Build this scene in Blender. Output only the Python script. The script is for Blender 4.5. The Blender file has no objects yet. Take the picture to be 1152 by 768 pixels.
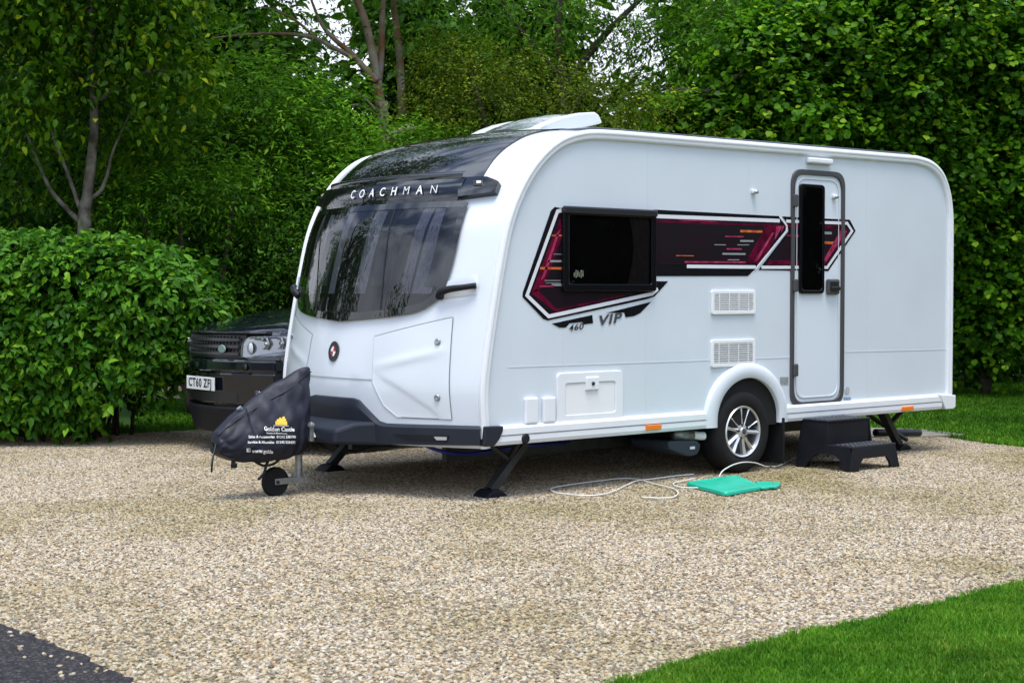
import bpy, bmesh, math, random
import numpy as np
from mathutils import Vector, Matrix
from mathutils.bvhtree import BVHTree
random.seed(7); rng = np.random.default_rng(11)
PI = math.pi
C = bpy.context.scene.collection

# ------------------------------------------------------------------ camera maths
CAM = np.array([-6.5258, -8.0210, 1.4010]); TH, PH, FP = 0.8660, 0.0318, 1761.6
FW = np.array([math.cos(TH)*math.cos(PH), math.sin(TH)*math.cos(PH), -math.sin(PH)])
RT = np.array([math.sin(TH), -math.cos(TH), 0.0]); UP = np.cross(RT, FW)
def ray(x, y): return FW + RT*(x-576)/FP + UP*(384-y)/FP
def at(x, y, depth): return CAM + ray(x, y)*depth
def gp(x, y, z=0.0):
    d = ray(x, y); return CAM + d*((z-CAM[2])/d[2])
def sp(x, y, Y=0.0):
    d = ray(x, y); P = CAM + d*((Y-CAM[1])/d[1]); return (P[0], P[2])
def spY(x, y, Y):
    d = ray(x, y); return CAM + d*((Y-CAM[1])/d[1])

# ------------------------------------------------------------------ materials
MATS = {}
def mat(name, col, rough=0.5, metal=0.0, var=0.0, vscale=8.0, bump=0.0, bscale=60.0, coat=0.0, spec=0.5, col2=None, emit=None):
    if name in MATS: return MATS[name]
    m = bpy.data.materials.new(name); m.use_nodes = True; nt = m.node_tree; N = nt.nodes; L = nt.links
    b = N['Principled BSDF']
    b.inputs['Base Color'].default_value = (*col, 1); b.inputs['Roughness'].default_value = rough
    b.inputs['Metallic'].default_value = metal; b.inputs['Coat Weight'].default_value = coat
    b.inputs['Coat Roughness'].default_value = 0.03; b.inputs['Specular IOR Level'].default_value = spec
    tc = N.new('ShaderNodeTexCoord')
    if var > 0 or col2:
        n = N.new('ShaderNodeTexNoise'); n.inputs['Scale'].default_value = vscale; n.inputs['Detail'].default_value = 5
        L.new(tc.outputs['Object'], n.inputs['Vector'])
        r = N.new('ShaderNodeValToRGB'); r.color_ramp.elements[0].position = 0.35; r.color_ramp.elements[1].position = 0.68
        c2 = col2 if col2 else tuple(c*(1-var) for c in col)
        r.color_ramp.elements[0].color = (*c2, 1); r.color_ramp.elements[1].color = (*col, 1)
        L.new(n.outputs['Fac'], r.inputs['Fac']); L.new(r.outputs['Color'], b.inputs['Base Color'])
        mr = N.new('ShaderNodeMapRange'); mr.inputs['To Min'].default_value = rough*0.8; mr.inputs['To Max'].default_value = min(1, rough*1.25)
        L.new(n.outputs['Fac'], mr.inputs['Value']); L.new(mr.outputs['Result'], b.inputs['Roughness'])
    if bump > 0:
        n = N.new('ShaderNodeTexNoise'); n.inputs['Scale'].default_value = bscale; n.inputs['Detail'].default_value = 4
        L.new(tc.outputs['Object'], n.inputs['Vector'])
        bp = N.new('ShaderNodeBump'); bp.inputs['Strength'].default_value = bump; bp.inputs['Distance'].default_value = 0.01
        L.new(n.outputs['Fac'], bp.inputs['Height']); L.new(bp.outputs['Normal'], b.inputs['Normal'])
    MATS[name] = m; return m

WHITE = mat('white_gelcoat', (0.66, 0.71, 0.775), 0.22, var=0.02, vscale=1.2, coat=0.4)
SIDEW = mat('white_aluminium_skin', (0.66, 0.72, 0.785), 0.24, var=0.05, vscale=1.6, bump=0.05, bscale=3.0, coat=0.5)
RAILW = mat('white_rail', (0.77, 0.80, 0.84), 0.3, var=0.03, vscale=5)
VENTW = mat('vent_white', (0.80, 0.81, 0.83), 0.4)
SEAMW = mat('seam_white', (0.60, 0.64, 0.68), 0.5)
GAP = mat('panel_gap', (0.16, 0.17, 0.18), 0.7)
BLKG = mat('gloss_black', (0.004, 0.004, 0.006), 0.02, spec=0.9)
BLKS = mat('satin_black', (0.016, 0.016, 0.02), 0.3)
BUMP = mat('dark_grey_plastic', (0.018, 0.023, 0.036), 0.45, spec=0.3, var=0.2, vscale=4, bump=0.05, bscale=300)
BLKP = mat('black_plastic', (0.010, 0.011, 0.016), 0.5, spec=0.25, var=0.25, vscale=6, bump=0.08, bscale=250)
RUB = mat('tyre_rubber', (0.013, 0.013, 0.014), 0.75, spec=0.25, var=0.35, vscale=9, bump=0.1, bscale=120)
ALLOY = mat('silver_alloy', (0.74, 0.75, 0.77), 0.3, metal=0.7)
GALV = mat('galvanised_steel', (0.36, 0.38, 0.40), 0.42, metal=0.7, var=0.3, vscale=30)
STEEL = mat('dark_steel', (0.05, 0.055, 0.06), 0.45, metal=0.4, var=0.4, vscale=14)
GREYF = mat('grey_door_seal', (0.055, 0.055, 0.06), 0.45)
ORNG = mat('amber_lens', (0.85, 0.20, 0.01), 0.15, coat=1.0)
TEAL = mat('teal_plastic', (0.015, 0.44, 0.30), 0.38, var=0.12, vscale=7, bump=0.04, bscale=60)
CABLEW = mat('white_cable', (0.72, 0.72, 0.70), 0.4)
BLUEH = mat('blue_hose', (0.02, 0.03, 0.30), 0.35)
CURT = mat('pale_curtain', (0.58, 0.59, 0.63), 0.9, var=0.25, vscale=30)
CURTD = mat('side_curtain', (0.16, 0.145, 0.135), 0.9, var=0.3, vscale=30)
DARKIN = mat('dark_interior', (0.02, 0.019, 0.022), 0.8, var=0.5, vscale=5)
CLOTHB = mat('navy_black_cloth', (0.012, 0.014, 0.027), 0.55, spec=0.35, var=0.2, vscale=6, bump=0.12, bscale=35)
TXTW = mat('white_print', (0.8, 0.8, 0.8), 0.5)
TXTG = mat('grey_print', (0.055, 0.055, 0.06), 0.5)
TXTK = mat('black_print', (0.01, 0.01, 0.012), 0.4)
YEL = mat('yellow_print', (0.85, 0.50, 0.05), 0.5)
CARP = mat('black_car_paint', (0.004, 0.005, 0.010), 0.06, spec=1.0)
CARB = mat('car_black_trim', (0.006, 0.006, 0.008), 0.35)
PLATEW = mat('plate_white', (0.78, 0.79, 0.80), 0.3)
REFL = mat('chrome_reflector', (0.75, 0.77, 0.8), 0.12, metal=0.9)
LENSG = mat('lens_grey', (0.55, 0.58, 0.62), 0.08, metal=0.5, coat=1.0)
DPURP = mat('decal_dark', (0.005, 0.004, 0.007), 0.3, col2=(0.014, 0.004, 0.010), vscale=4, spec=0.3)
DCRIM = mat('decal_crimson', (0.16, 0.004, 0.03), 0.2, col2=(0.045, 0.003, 0.015), vscale=9, spec=0.3)
DPINK = mat('decal_rose', (0.42, 0.05, 0.13), 0.25, col2=(0.22, 0.015, 0.05), vscale=15)
DBLK = mat('decal_black', (0.008, 0.008, 0.01), 0.2, spec=0.3)
DWHT = mat('decal_white', (0.72, 0.72, 0.78), 0.25)
DORG = mat('decal_amber', (0.62, 0.20, 0.04), 0.25, col2=(0.4, 0.05, 0.03), vscale=20)
DGRY = mat('decal_grey', (0.26, 0.28, 0.30), 0.25)
ROOFG = mat('roof_grey', (0.10, 0.115, 0.14), 0.35, var=0.2, vscale=3)
STICK = mat('sticker_grey', (0.16, 0.2, 0.21), 0.4, col2=(0.35, 0.38, 0.38), vscale=90)

def glass_mat(name, tint, ior):
    m = bpy.data.materials.new(name); m.use_nodes = True; nt = m.node_tree; N = nt.nodes; L = nt.links
    N.clear(); o = N.new('ShaderNodeOutputMaterial'); mx = N.new('ShaderNodeMixShader')
    t = N.new('ShaderNodeBsdfTransparent'); t.inputs[0].default_value = (*tint, 1)
    g = N.new('ShaderNodeBsdfGlossy'); g.inputs['Roughness'].default_value = 0.015; g.inputs[0].default_value = (1, 1, 1, 1)
    f = N.new('ShaderNodeFresnel'); f.inputs[0].default_value = ior
    tc = N.new('ShaderNodeTexCoord'); n = N.new('ShaderNodeTexNoise'); n.inputs['Scale'].default_value = 1.6
    bp = N.new('ShaderNodeBump'); bp.inputs['Strength'].default_value = 0.03; bp.inputs['Distance'].default_value = 0.05
    L.new(tc.outputs['Object'], n.inputs['Vector']); L.new(n.outputs['Fac'], bp.inputs['Height'])
    L.new(bp.outputs['Normal'], g.inputs['Normal'])
    L.new(f.outputs[0], mx.inputs[0]); L.new(t.outputs[0], mx.inputs[1]); L.new(g.outputs[0], mx.inputs[2]); L.new(mx.outputs[0], o.inputs[0])
    return m
GLASSF = glass_mat('tinted_front_glass', (0.62, 0.61, 0.65), 1.62)
GLASSS = glass_mat('smoked_side_glass', (0.33, 0.31, 0.32), 1.2)
LENSC = glass_mat('clear_lens', (0.92, 0.93, 0.95), 1.5)

def leaf_mat(name, dark, light, tip, rough=0.45, trans=0.30):
    m = bpy.data.materials.new(name); m.use_nodes = True; nt = m.node_tree; N = nt.nodes; L = nt.links
    b = N['Principled BSDF']; a = N.new('ShaderNodeAttribute'); a.attribute_name = 'vary'
    r = N.new('ShaderNodeValToRGB'); e = r.color_ramp.elements
    e[0].position = 0.0; e[0].color = (*dark, 1); e[1].position = 0.75; e[1].color = (*light, 1)
    x = e.new(1.0); x.color = (*tip, 1)
    L.new(a.outputs['Fac'], r.inputs['Fac'])
    tc = N.new('ShaderNodeTexCoord'); n = N.new('ShaderNodeTexNoise'); n.inputs['Scale'].default_value = 0.9; n.inputs['Detail'].default_value = 3
    L.new(tc.outputs['Object'], n.inputs['Vector'])
    mr = N.new('ShaderNodeMapRange'); mr.inputs['From Min'].default_value = .3; mr.inputs['From Max'].default_value = .7
    mr.inputs['To Min'].default_value = 0.72; mr.inputs['To Max'].default_value = 1.2
    L.new(n.outputs['Fac'], mr.inputs['Value'])
    ml = N.new('ShaderNodeVectorMath'); ml.operation = 'SCALE'
    L.new(r.outputs['Color'], ml.inputs[0]); L.new(mr.outputs['Result'], ml.inputs['Scale'])
    L.new(ml.outputs['Vector'], b.inputs['Base Color']); b.inputs['Roughness'].default_value = rough
    b.inputs['Specular IOR Level'].default_value = 0.12
    t = N.new('ShaderNodeBsdfTranslucent'); mx = N.new('ShaderNodeMixShader'); mx.inputs[0].default_value = trans
    L.new(ml.outputs['Vector'], t.inputs[0]); L.new(b.outputs[0], mx.inputs[1]); L.new(t.outputs[0], mx.inputs[2])
    L.new(mx.outputs[0], N['Material Output'].inputs[0]); return m
LF_HEDGE = leaf_mat('hedge_leaf', (0.014, 0.07, 0.004), (0.08, 0.23, 0.012), (0.17, 0.34, 0.015), 0.38)
LF_LEFT = leaf_mat('young_tree_leaf', (0.018, 0.07, 0.003), (0.095, 0.22, 0.005), (0.30, 0.38, 0.01), 0.5, 0.45)
LF_ASH = leaf_mat('ash_leaf', (0.03, 0.10, 0.006), (0.12, 0.29, 0.015), (0.24, 0.42, 0.04), 0.55, 0.45)
LF_HAW = leaf_mat('thorn_leaf', (0.035, 0.06, 0.004), (0.12, 0.18, 0.007), (0.22, 0.30, 0.01), 0.6, 0.35)
LF_HAZEL = leaf_mat('hazel_leaf', (0.012, 0.065, 0.003), (0.11, 0.30, 0.008), (0.32, 0.50, 0.02), 0.45, 0.45)
LF_ELDER = leaf_mat('elder_leaf', (0.022, 0.09, 0.005), (0.11, 0.28, 0.012), (0.22, 0.42, 0.02), 0.5, 0.42)
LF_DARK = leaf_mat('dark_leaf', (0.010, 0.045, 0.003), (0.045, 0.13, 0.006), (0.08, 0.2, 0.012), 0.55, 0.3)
PETAL = mat('cream_petals', (0.75, 0.75, 0.62), 0.7)
BARK = mat('grey_bark', (0.22, 0.20, 0.16), 0.85, col2=(0.05, 0.035, 0.02), vscale=9, bump=0.5, bscale=40)
BARKO = mat('lichen_bark', (0.28, 0.25, 0.21), 0.85, col2=(0.17, 0.07, 0.02), vscale=3.5, bump=0.5, bscale=40)
BARKD = mat('dark_bark', (0.06, 0.045, 0.03), 0.9, var=0.5, vscale=14, bump=0.4)

# ------------------------------------------------------------------ mesh helpers
class MB:
    def __init__(s): s.v = []; s.f = []
    def add(s, vs, fs):
        o = len(s.v); s.v += [tuple(float(c) for c in p) for p in vs]; s.f += [tuple(i+o for i in f) for f in fs]; return s
    def box(s, c, d, rot=None):
        hx, hy, hz = d[0]/2, d[1]/2, d[2]/2
        vs = [Vector((x, y, z)) for x in (-hx, hx) for y in (-hy, hy) for z in (-hz, hz)]
        if rot is not None: vs = [rot @ v for v in vs]
        vs = [v+Vector(c) for v in vs]
        return s.add(vs, [(0,1,3,2),(4,6,7,5),(0,4,5,1),(2,3,7,6),(0,2,6,4),(1,5,7,3)])
    def prism(s, poly, f0, f1):
        """poly: 2D points; f0,f1 map a 2D point to the two faces"""
        n = len(poly); a = [f0(*p) for p in poly]; b = [f1(*p) for p in poly]
        return s.add(a+b, [tuple(range(n)), tuple(range(2*n-1, n-1, -1))] + [(i, i+n, (i+1) % n+n, (i+1) % n) for i in range(n)])
    def side(s, pixpoly, y0, y1, pix=True):
        """prism on the near side wall (plane y=0), y0/y1 = distances proud of the wall"""
        P = [sp(*p) for p in pixpoly] if pix else pixpoly
        return s.prism(P, lambda x, z: (x, -y0, z), lambda x, z: (x, -y1, z))
    def tube(s, pts, r, n=8, cap=True, smooth=0):
        P = [Vector(p) for p in pts]
        if smooth: P = catmull(P, smooth)
        R = r if isinstance(r, (list, tuple)) else [r, r]
        m = len(P); vs = []; fs = []
        t = (P[1]-P[0]).normalized(); up = Vector((0, 0, 1)) if abs(t.z) < .9 else Vector((1, 0, 0))
        a = t.cross(up).normalized()
        for i, p in enumerate(P):
            t = (P[min(i+1, m-1)]-P[max(i-1, 0)]).normalized(); a = (a - t*a.dot(t)).normalized(); b = t.cross(a)
            q = i/(m-1)*(len(R)-1); k = min(int(q), len(R)-2); rr = R[k]+(R[k+1]-R[k])*(q-k)
            vs += [p+(a*math.cos(2*PI*j/n)+b*math.sin(2*PI*j/n))*rr for j in range(n)]
        for i in range(m-1):
            for j in range(n): fs.append((i*n+j, i*n+(j+1) % n, (i+1)*n+(j+1) % n, (i+1)*n+j))
        if cap: fs += [tuple(range(n-1, -1, -1)), tuple(range((m-1)*n, m*n))]
        return s.add(vs, fs)
    def lathe(s, prof, c, axis=(0, 1, 0), n=32, closed=False):
        ax = Vector(axis).normalized(); up = Vector((0, 0, 1)) if abs(ax.z) < .9 else Vector((1, 0, 0))
        a = ax.cross(up).normalized(); b = ax.cross(a); m = len(prof); vs = []; fs = []
        for (r, h) in prof:
            vs += [Vector(c)+ax*h+(a*math.cos(2*PI*j/n)+b*math.sin(2*PI*j/n))*r for j in range(n)]
        for i in range(m if closed else m-1):
            for j in range(n): fs.append((i*n+j, i*n+(j+1) % n, ((i+1) % m)*n+(j+1) % n, ((i+1) % m)*n+j))
        return s.add(vs, fs)
    def grid(s, fn, nu, nv):
        vs = [fn(i/nu, j/nv) for j in range(nv+1) for i in range(nu+1)]
        fs = [(j*(nu+1)+i, j*(nu+1)+i+1, (j+1)*(nu+1)+i+1, (j+1)*(nu+1)+i) for j in range(nv) for i in range(nu)]
        return s.add(vs, fs)
    def build(s, name, m, parent=None, smooth=False, bevel=0.0, seg=2, fix=True, auto=None):
        me = bpy.data.meshes.new(name); me.from_pydata(s.v, [], s.f); me.update()
        if fix:
            bm = bmesh.new(); bm.from_mesh(me); bmesh.ops.remove_doubles(bm, verts=bm.verts, dist=1e-5)
            bmesh.ops.recalc_face_normals(bm, faces=bm.faces); bm.to_mesh(me); bm.free()
        if smooth or auto:
            for p in me.polygons: p.use_smooth = True
            if auto: me.set_sharp_from_angle(angle=math.radians(auto))
        me.materials.append(m); o = bpy.data.objects.new(name, me); C.objects.link(o)
        if parent: o.parent = parent; o.matrix_parent_inverse = parent_inv(parent)
        if bevel:
            b = o.modifiers.new('bevel', 'BEVEL'); b.width = bevel; b.segments = seg; b.limit_method = 'ANGLE'; b.angle_limit = math.radians(35)
            b.harden_normals = False
        return o
def wmat(o):
    m = o.matrix_basis.copy()
    return m if o.parent is None else wmat(o.parent) @ o.matrix_parent_inverse @ m
def parent_inv(p): return wmat(p).inverted()
def catmull(P, k):
    out = []; n = len(P)
    for i in range(n-1):
        p0, p1, p2, p3 = P[max(i-1, 0)], P[i], P[i+1], P[min(i+2, n-1)]
        for j in range(k):
            t = j/k; out.append(0.5*((2*p1)+(-p0+p2)*t+(2*p0-5*p1+4*p2-p3)*t*t+(-p0+3*p1-3*p2+p3)*t**3))
    out.append(P[-1]); return out
def tag(o, label=None, cat=None, group=None, kind=None):
    if label: o['label'] = label
    if cat: o['category'] = cat
    if group: o['group'] = group
    if kind: o['kind'] = kind
    return o
def empty(name, loc, rz=0.0):
    o = bpy.data.objects.new(name, None); C.objects.link(o); o.location = loc; o.rotation_euler = (0, 0, rz); o.empty_display_size = .2; return o
def roundpoly(P, r, k=5):
    out = []; n = len(P)
    for i in range(n):
        a, b, c = Vector(P[i-1]), Vector(P[i]), Vector(P[(i+1) % n])
        d1, d2 = (a-b), (c-b); rr = min(r, d1.length*.45, d2.length*.45)
        p1 = b+d1.normalized()*rr; p2 = b+d2.normalized()*rr
        for j in range(k+1):
            t = j/k; out.append(tuple(p1*(1-t)**2+b*2*t*(1-t)+p2*t*t))
    return out
def ribbon2d(P, w, closed=False):
    """2D polyline -> list of quads (as polygons) with mitred joins"""
    P = [Vector(p) for p in P]; n = len(P); L = []; R = []
    for i in range(n):
        if closed: a, b, c = P[i-1], P[i], P[(i+1) % n]
        else: a, b, c = P[max(i-1, 0)], P[i], P[min(i+1, n-1)]
        d1 = (b-a) if (b-a).length > 1e-9 else (c-b); d2 = (c-b) if (c-b).length > 1e-9 else (b-a)
        n1 = Vector((-d1.y, d1.x)).normalized(); n2 = Vector((-d2.y, d2.x)).normalized()
        nn = (n1+n2).normalized(); k = 1/max(.35, nn.dot(n1)); L.append(b+nn*w/2*k); R.append(b-nn*w/2*k)
    m = n if closed else n-1
    return [[tuple(L[i]), tuple(L[(i+1) % n]), tuple(R[(i+1) % n]), tuple(R[i])] for i in range(m)]
def side_ribbon(mb, pixpts, w, y0, y1, closed=False, pix=True):
    P = [sp(*p) for p in pixpts] if pix else pixpts
    for q in ribbon2d(P, w, closed): mb.side(q, y0, y1, pix=False)
    return mb
def ring(mb, P, w, f0, f1):
    """closed picture-frame of width w from a 2D outline"""
    n = len(P); x0, x1 = min(p[0] for p in P), max(p[0] for p in P); z0, z1 = min(p[1] for p in P), max(p[1] for p in P)
    cx, cz, kx, kz = (x0+x1)/2, (z0+z1)/2, 1-2*w/(x1-x0), 1-2*w/(z1-z0)
    inn = [(cx+(p[0]-cx)*kx, cz+(p[1]-cz)*kz) for p in P]
    vs = [f1(*p) for p in P]+[f1(*p) for p in inn]+[f0(*p) for p in P]+[f0(*p) for p in inn]; fs = []
    for i in range(n):
        j = (i+1) % n; fs += [(i, j, n+j, n+i), (i, 2*n+i, 2*n+j, j), (n+i, n+j, 3*n+j, 3*n+i)]
    mb.add(vs, fs); return inn
FACE = lambda x, z: None
def text_mesh(s, size, bold=0.0, shear=0.0, space=1.0, align='CENTER'):
    cu = bpy.data.curves.new('text', 'FONT'); cu.body = s; cu.size = size; cu.offset = bold; cu.shear = shear; cu.space_character = space
    cu.align_x = align; cu.align_y = 'CENTER'; cu.resolution_u = 4
    ob = bpy.data.objects.new('text', cu); C.objects.link(ob); bpy.context.view_layer.update()
    me = bpy.data.meshes.new_from_object(ob.evaluated_get(bpy.context.evaluated_depsgraph_get()))
    V = [tuple(v.co) for v in me.vertices]; F = [tuple(p.vertices) for p in me.polygons]
    bpy.data.objects.remove(ob); bpy.data.curves.remove(cu); return V, F
def text(name, s, size, m, parent, fn, **k):
    V, F = text_mesh(s, size, **k); mb = MB(); mb.add([fn(v[0], v[1]) for v in V], F)
    return mb.build(name, m, parent, fix=False)

# ================================================================== CARAVAN
W = 2.40
prof_side = [(0.035, 0.36), (0.03, 0.50), (0.022, 0.736), (0.051, 0.97), (0.105, 1.264), (0.166, 1.56), (0.244, 1.858), (0.361, 2.10), (0.521, 2.30), (0.724, 2.445), (0.974, 2.515), (1.30, 2.53)]
PS = [Vector((a, b)) for a, b in prof_side]
PSF = catmull(PS, 8)
ARC = [0.0]
for i in range(1, len(PSF)): ARC.append(ARC[-1]+(PSF[i]-PSF[i-1]).length)
TL = ARC[-1]
def edge(t):
    a = max(0, min(1, t))*TL; k = np.searchsorted(ARC, a)-1; k = int(max(0, min(len(PSF)-2, k)))
    q = (a-ARC[k])/(ARC[k+1]-ARC[k]); return PSF[k].lerp(PSF[k+1], q)
def bow(t):
    a = t*TL
    return float(np.interp(a, [0, .9, 1.5, 1.9, 2.3, 2.7, TL], [.36, .36, .33, .28, .19, .09, 0.0]))
def bump_top(t): return float(np.interp(t*TL, [1.9, 2.6, TL], [0, .05, .075]))
def F0(u, t):
    e = edge(t); s = abs(2*u-1)
    k = 1-s**2.1
    return Vector((e.x-bow(t)*k, u*W, e.y+bump_top(t)*(1-s**2.5)))
def F(u, t, off=0.0):
    p = F0(u, t)
    if off == 0: return p
    e = 1e-3
    du = F0(min(u+e, 1), t)-F0(max(u-e, 0), t); dt = F0(u, min(t+e, 1))-F0(u, max(t-e, 0))
    n = dt.cross(du).normalized()
    return p+n*off
def invF(x, y):
    d = Vector(ray(x, y)); c = Vector(CAM); best = None
    for u0 in (.05, .3, .6, .9):
        for t0 in (.1, .4, .6, .8, .95):
            q = Vector((u0, t0, 10.0))
            for it in range(25):
                r = F0(q[0], q[1])-(c+d*q[2]); e = 1e-4
                ju = (F0(q[0]+e, q[1])-F0(q[0]-e, q[1]))/(2*e); jt = (F0(q[0], q[1]+e)-F0(q[0], q[1]-e))/(2*e)
                M = Matrix((ju, jt, -d)).transposed()
                if abs(M.determinant()) < 1e-9: break
                st = M.inverted() @ (-r); st = Vector([max(-.15, min(.15, st[0])), max(-.15, min(.15, st[1])), st[2]])
                q = q+st; q[0] = max(0, min(1, q[0])); q[1] = max(0.0, min(1, q[1]))
            r = (F0(q[0], q[1])-(c+d*q[2])).length
            if best is None or r < best[0]-1e-3 or (r < best[0]+1e-3 and q[2] < best[1][2]-1e-3): best = (r, q)
    return (best[1][0], best[1][1])
def tz(z):
    lo, hi = 0, 1
    for _ in range(40):
        m = (lo+hi)/2
        if edge(m).y < z: lo = m
        else: hi = m
    return lo
def seglerp(P, v):
    P = [Vector(p) for p in P]; L = [0]
    for i in range(1, len(P)): L.append(L[-1]+(P[i]-P[i-1]).length)
    a = v*L[-1]
    for i in range(len(P)-1):
        if a <= L[i+1] or i == len(P)-2: return P[i].lerp(P[i+1], (a-L[i])/max(1e-9, L[i+1]-L[i]))
def patch(mb, Lp, Rp, off, nu=20, nv=20, rim=None, fn=None):
    """loft between two param-space curves, optional rim going back to the offset rim"""
    def g(a, b, o):
        l = seglerp(Lp, b); r = seglerp(Rp, b); q = l.lerp(r, a); return F(q[0], q[1], o(a, b) if callable(o) else o)
    mb.grid(lambda a, b: g(a, b, off), nu, nv)
    if rim is not None:
        B = [(i/nu, 0) for i in range(nu)]+[(1, j/nv) for j in range(nv)]+[(1-i/nu, 1) for i in range(nu)]+[(0, 1-j/nv) for j in range(nv)]
        n = len(B); vs = [g(a, b, off) for a, b in B]+[g(a, b, rim) for a, b in B]
        mb.add(vs, [(i, (i+1) % n, n+(i+1) % n, n+i) for i in range(n)])
    return mb
def fr_ribbon(mb, pts, w, off, k=6):
    """thin strip following the front shell through param points"""
    P = []
    for i in range(len(pts)-1):
        for j in range(k): P.append(Vector(pts[i]).lerp(Vector(pts[i+1]), j/k))
    P.append(Vector(pts[-1])); P3 = [F(p[0], p[1], off) for p in P]; L = []; R = []
    for i, p in enumerate(P3):
        t = (P3[min(i+1, len(P3)-1)]-P3[max(i-1, 0)]).normalized(); n = (F(P[i][0], P[i][1], .01)-F0(P[i][0], P[i][1])).normalized()
        b = t.cross(n).normalized()*w/2; L.append(p+b); R.append(p-b)
    m = len(P3); mb.add(L+R, [(i, i+1, m+i+1, m+i) for i in range(m-1)]); return mb
iF = invF

van = empty('caravan', (2.6, W/2, 0))
tag(van, 'white touring caravan with dark red side graphics and bowed front window parked on gravel', 'caravan')

# outline of the side walls
REAR = [(4.83, 2.553), (5.05, 2.52), (5.22, 2.43), (5.32, 2.28), (5.365, 2.10), (5.375, 1.9), (5.375, 0.38)]
REAR = [tuple(p) for p in catmull([Vector(p) for p in REAR[:-1]], 5)]+[REAR[-1]]
OUT = [tuple(p) for p in PSF]+REAR
side_poly = OUT+[(5.375, .44), (0.036, .44)]
sidep = [tuple(p) for p in PSF if p.y > .42]+REAR[:-1]+[(5.375, .44)]
for yy in (0.0, W):
    mb = MB(); mb.add([(x, yy, z) for x, z in sidep], [tuple(range(len(sidep)))])
    mb.build('side_wall', SIDEW, van, fix=False)
# rail following the outline
def rail_at(y0, sgn):
    mb = MB(); P = OUT; n = len(P); rings = []
    for i in range(n):
        a, b = Vector(P[max(i-1, 0)]), Vector(P[min(i+1, n-1)]); t = (b-a).normalized(); nn = Vector((t.y, -t.x))   # inward
        prf = [(0.012, .045), (-.006, .02), (-.012, -.004), (-.012, -.018), (0.004, -.030), (0.022, -.030), (0.028, -.024), (0.045, -.026), (0.055, -.02), (.060, -.002), (.06, .01)]
        rings.append([(P[i][0]+nn.x*d, y0+sgn*h, P[i][1]+nn.y*d) for d, h in prf])
    m = len(prf); vs = [v for r in rings for v in r]
    mb.add(vs, [(i*m+j, i*m+j+1, (i+1)*m+j+1, (i+1)*m+j) for i in range(n-1) for j in range(m-1)])
    return mb.build('edge_rail', RAILW, van, smooth=True, auto=50)
rail_at(0, 1); rail_at(W, -1)
# front shell
mb = MB(); mb.grid(lambda a, b: F(a, b*.985+.0), 60, 70); fs = mb.build('front_panel', WHITE, van, smooth=True)
# roof + rear
def roof_pt(a, b):
    n = len(PSF)-1
    line = [tuple(PSF[-1])]+REAR
    P = seglerp(line, b); s = abs(2*a-1); x, z = P
    return (x+(.05*(1-s**4) if x > 5.3 else 0), a*W, z+(.075 if x < 4.9 else .075*max(0, (5.3-x)/.4))*(1-s**2.5))
mb = MB(); mb.grid(roof_pt, 24, 50); mb.build('roof_and_rear_panel', mat('roof_white', (.55, .56, .58), .35), van, smooth=True, auto=60)
mb = MB(); mb.box((2.9, W/2, .40), (4.9, W-.06, .05)); mb.build('floor_pan', STEEL, van)
# dark grey strip of roof seen above the rail
mb = MB(); mb.prism([(1.02, 2.52), (4.86, 2.555), (4.86, 2.582), (4.80, 2.590), (1.10, 2.562), (1.02, 2.55)], lambda x, z: (x, .055, z), lambda x, z: (x, .62, z+.02)); mb.build('roof_strip', ROOFG, van, bevel=.004)
# skirt rail: rear and front lengths
for (x0, x1) in ((0.10, 2.185), (3.10, 5.22)):
    mb = MB()
    mb.prism([(.0, .372), (-.022, .376), (-.030, .40), (-.030, .432), (-.026, .437), (-.032, .443), (-.032, .485), (-.018, .503), (.0, .505), (.05, .44), (.05, .372)],
             lambda y, z, X=x0: (X, y, z), lambda y, z, X=x1: (X, y, z)); o = mb.build('skirt_rail', RAILW, van)
    mb = MB(); mb.box(((x0+x1)/2, -.0275, .440), (x1-x0, .009, .004)); mb.build('groove', GAP, o)
mb = MB(); mb.prism([(.0, .36), (.0, .50), (.03, .50), (.03, .36)], lambda y, z: (.1, W+y, z), lambda y, z: (5.3, W+y, z)); mb.build('skirt_rail', RAILW, van, bevel=.006)
mb = MB(); mb.side([(1052, 443), (1071.5, 444), (1071.5, 457.5), (1068.5, 459.5), (1060, 460), (1057, 452)], -.04, .036); mb.build('corner_cap', RAILW, van, bevel=.008)

# body seams
mb = MB()
for a, b in (((572, 413), (889, 402)), ((948.5, 395.8), (1064, 393))):
    side_ribbon(mb, [a, b], .006, 0, .002)
for a, b in (((728.5, 160), (728.5, 234)), ((727, 340), (727, 476)), ((633, 375), (633, 417)), ((975, 178), (975, 455)), ((842, 165), (842, 239))):
    side_ribbon(mb, [a, b], .005, 0, .0015)
mb.build('panel_seam', SEAMW, van)

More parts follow.
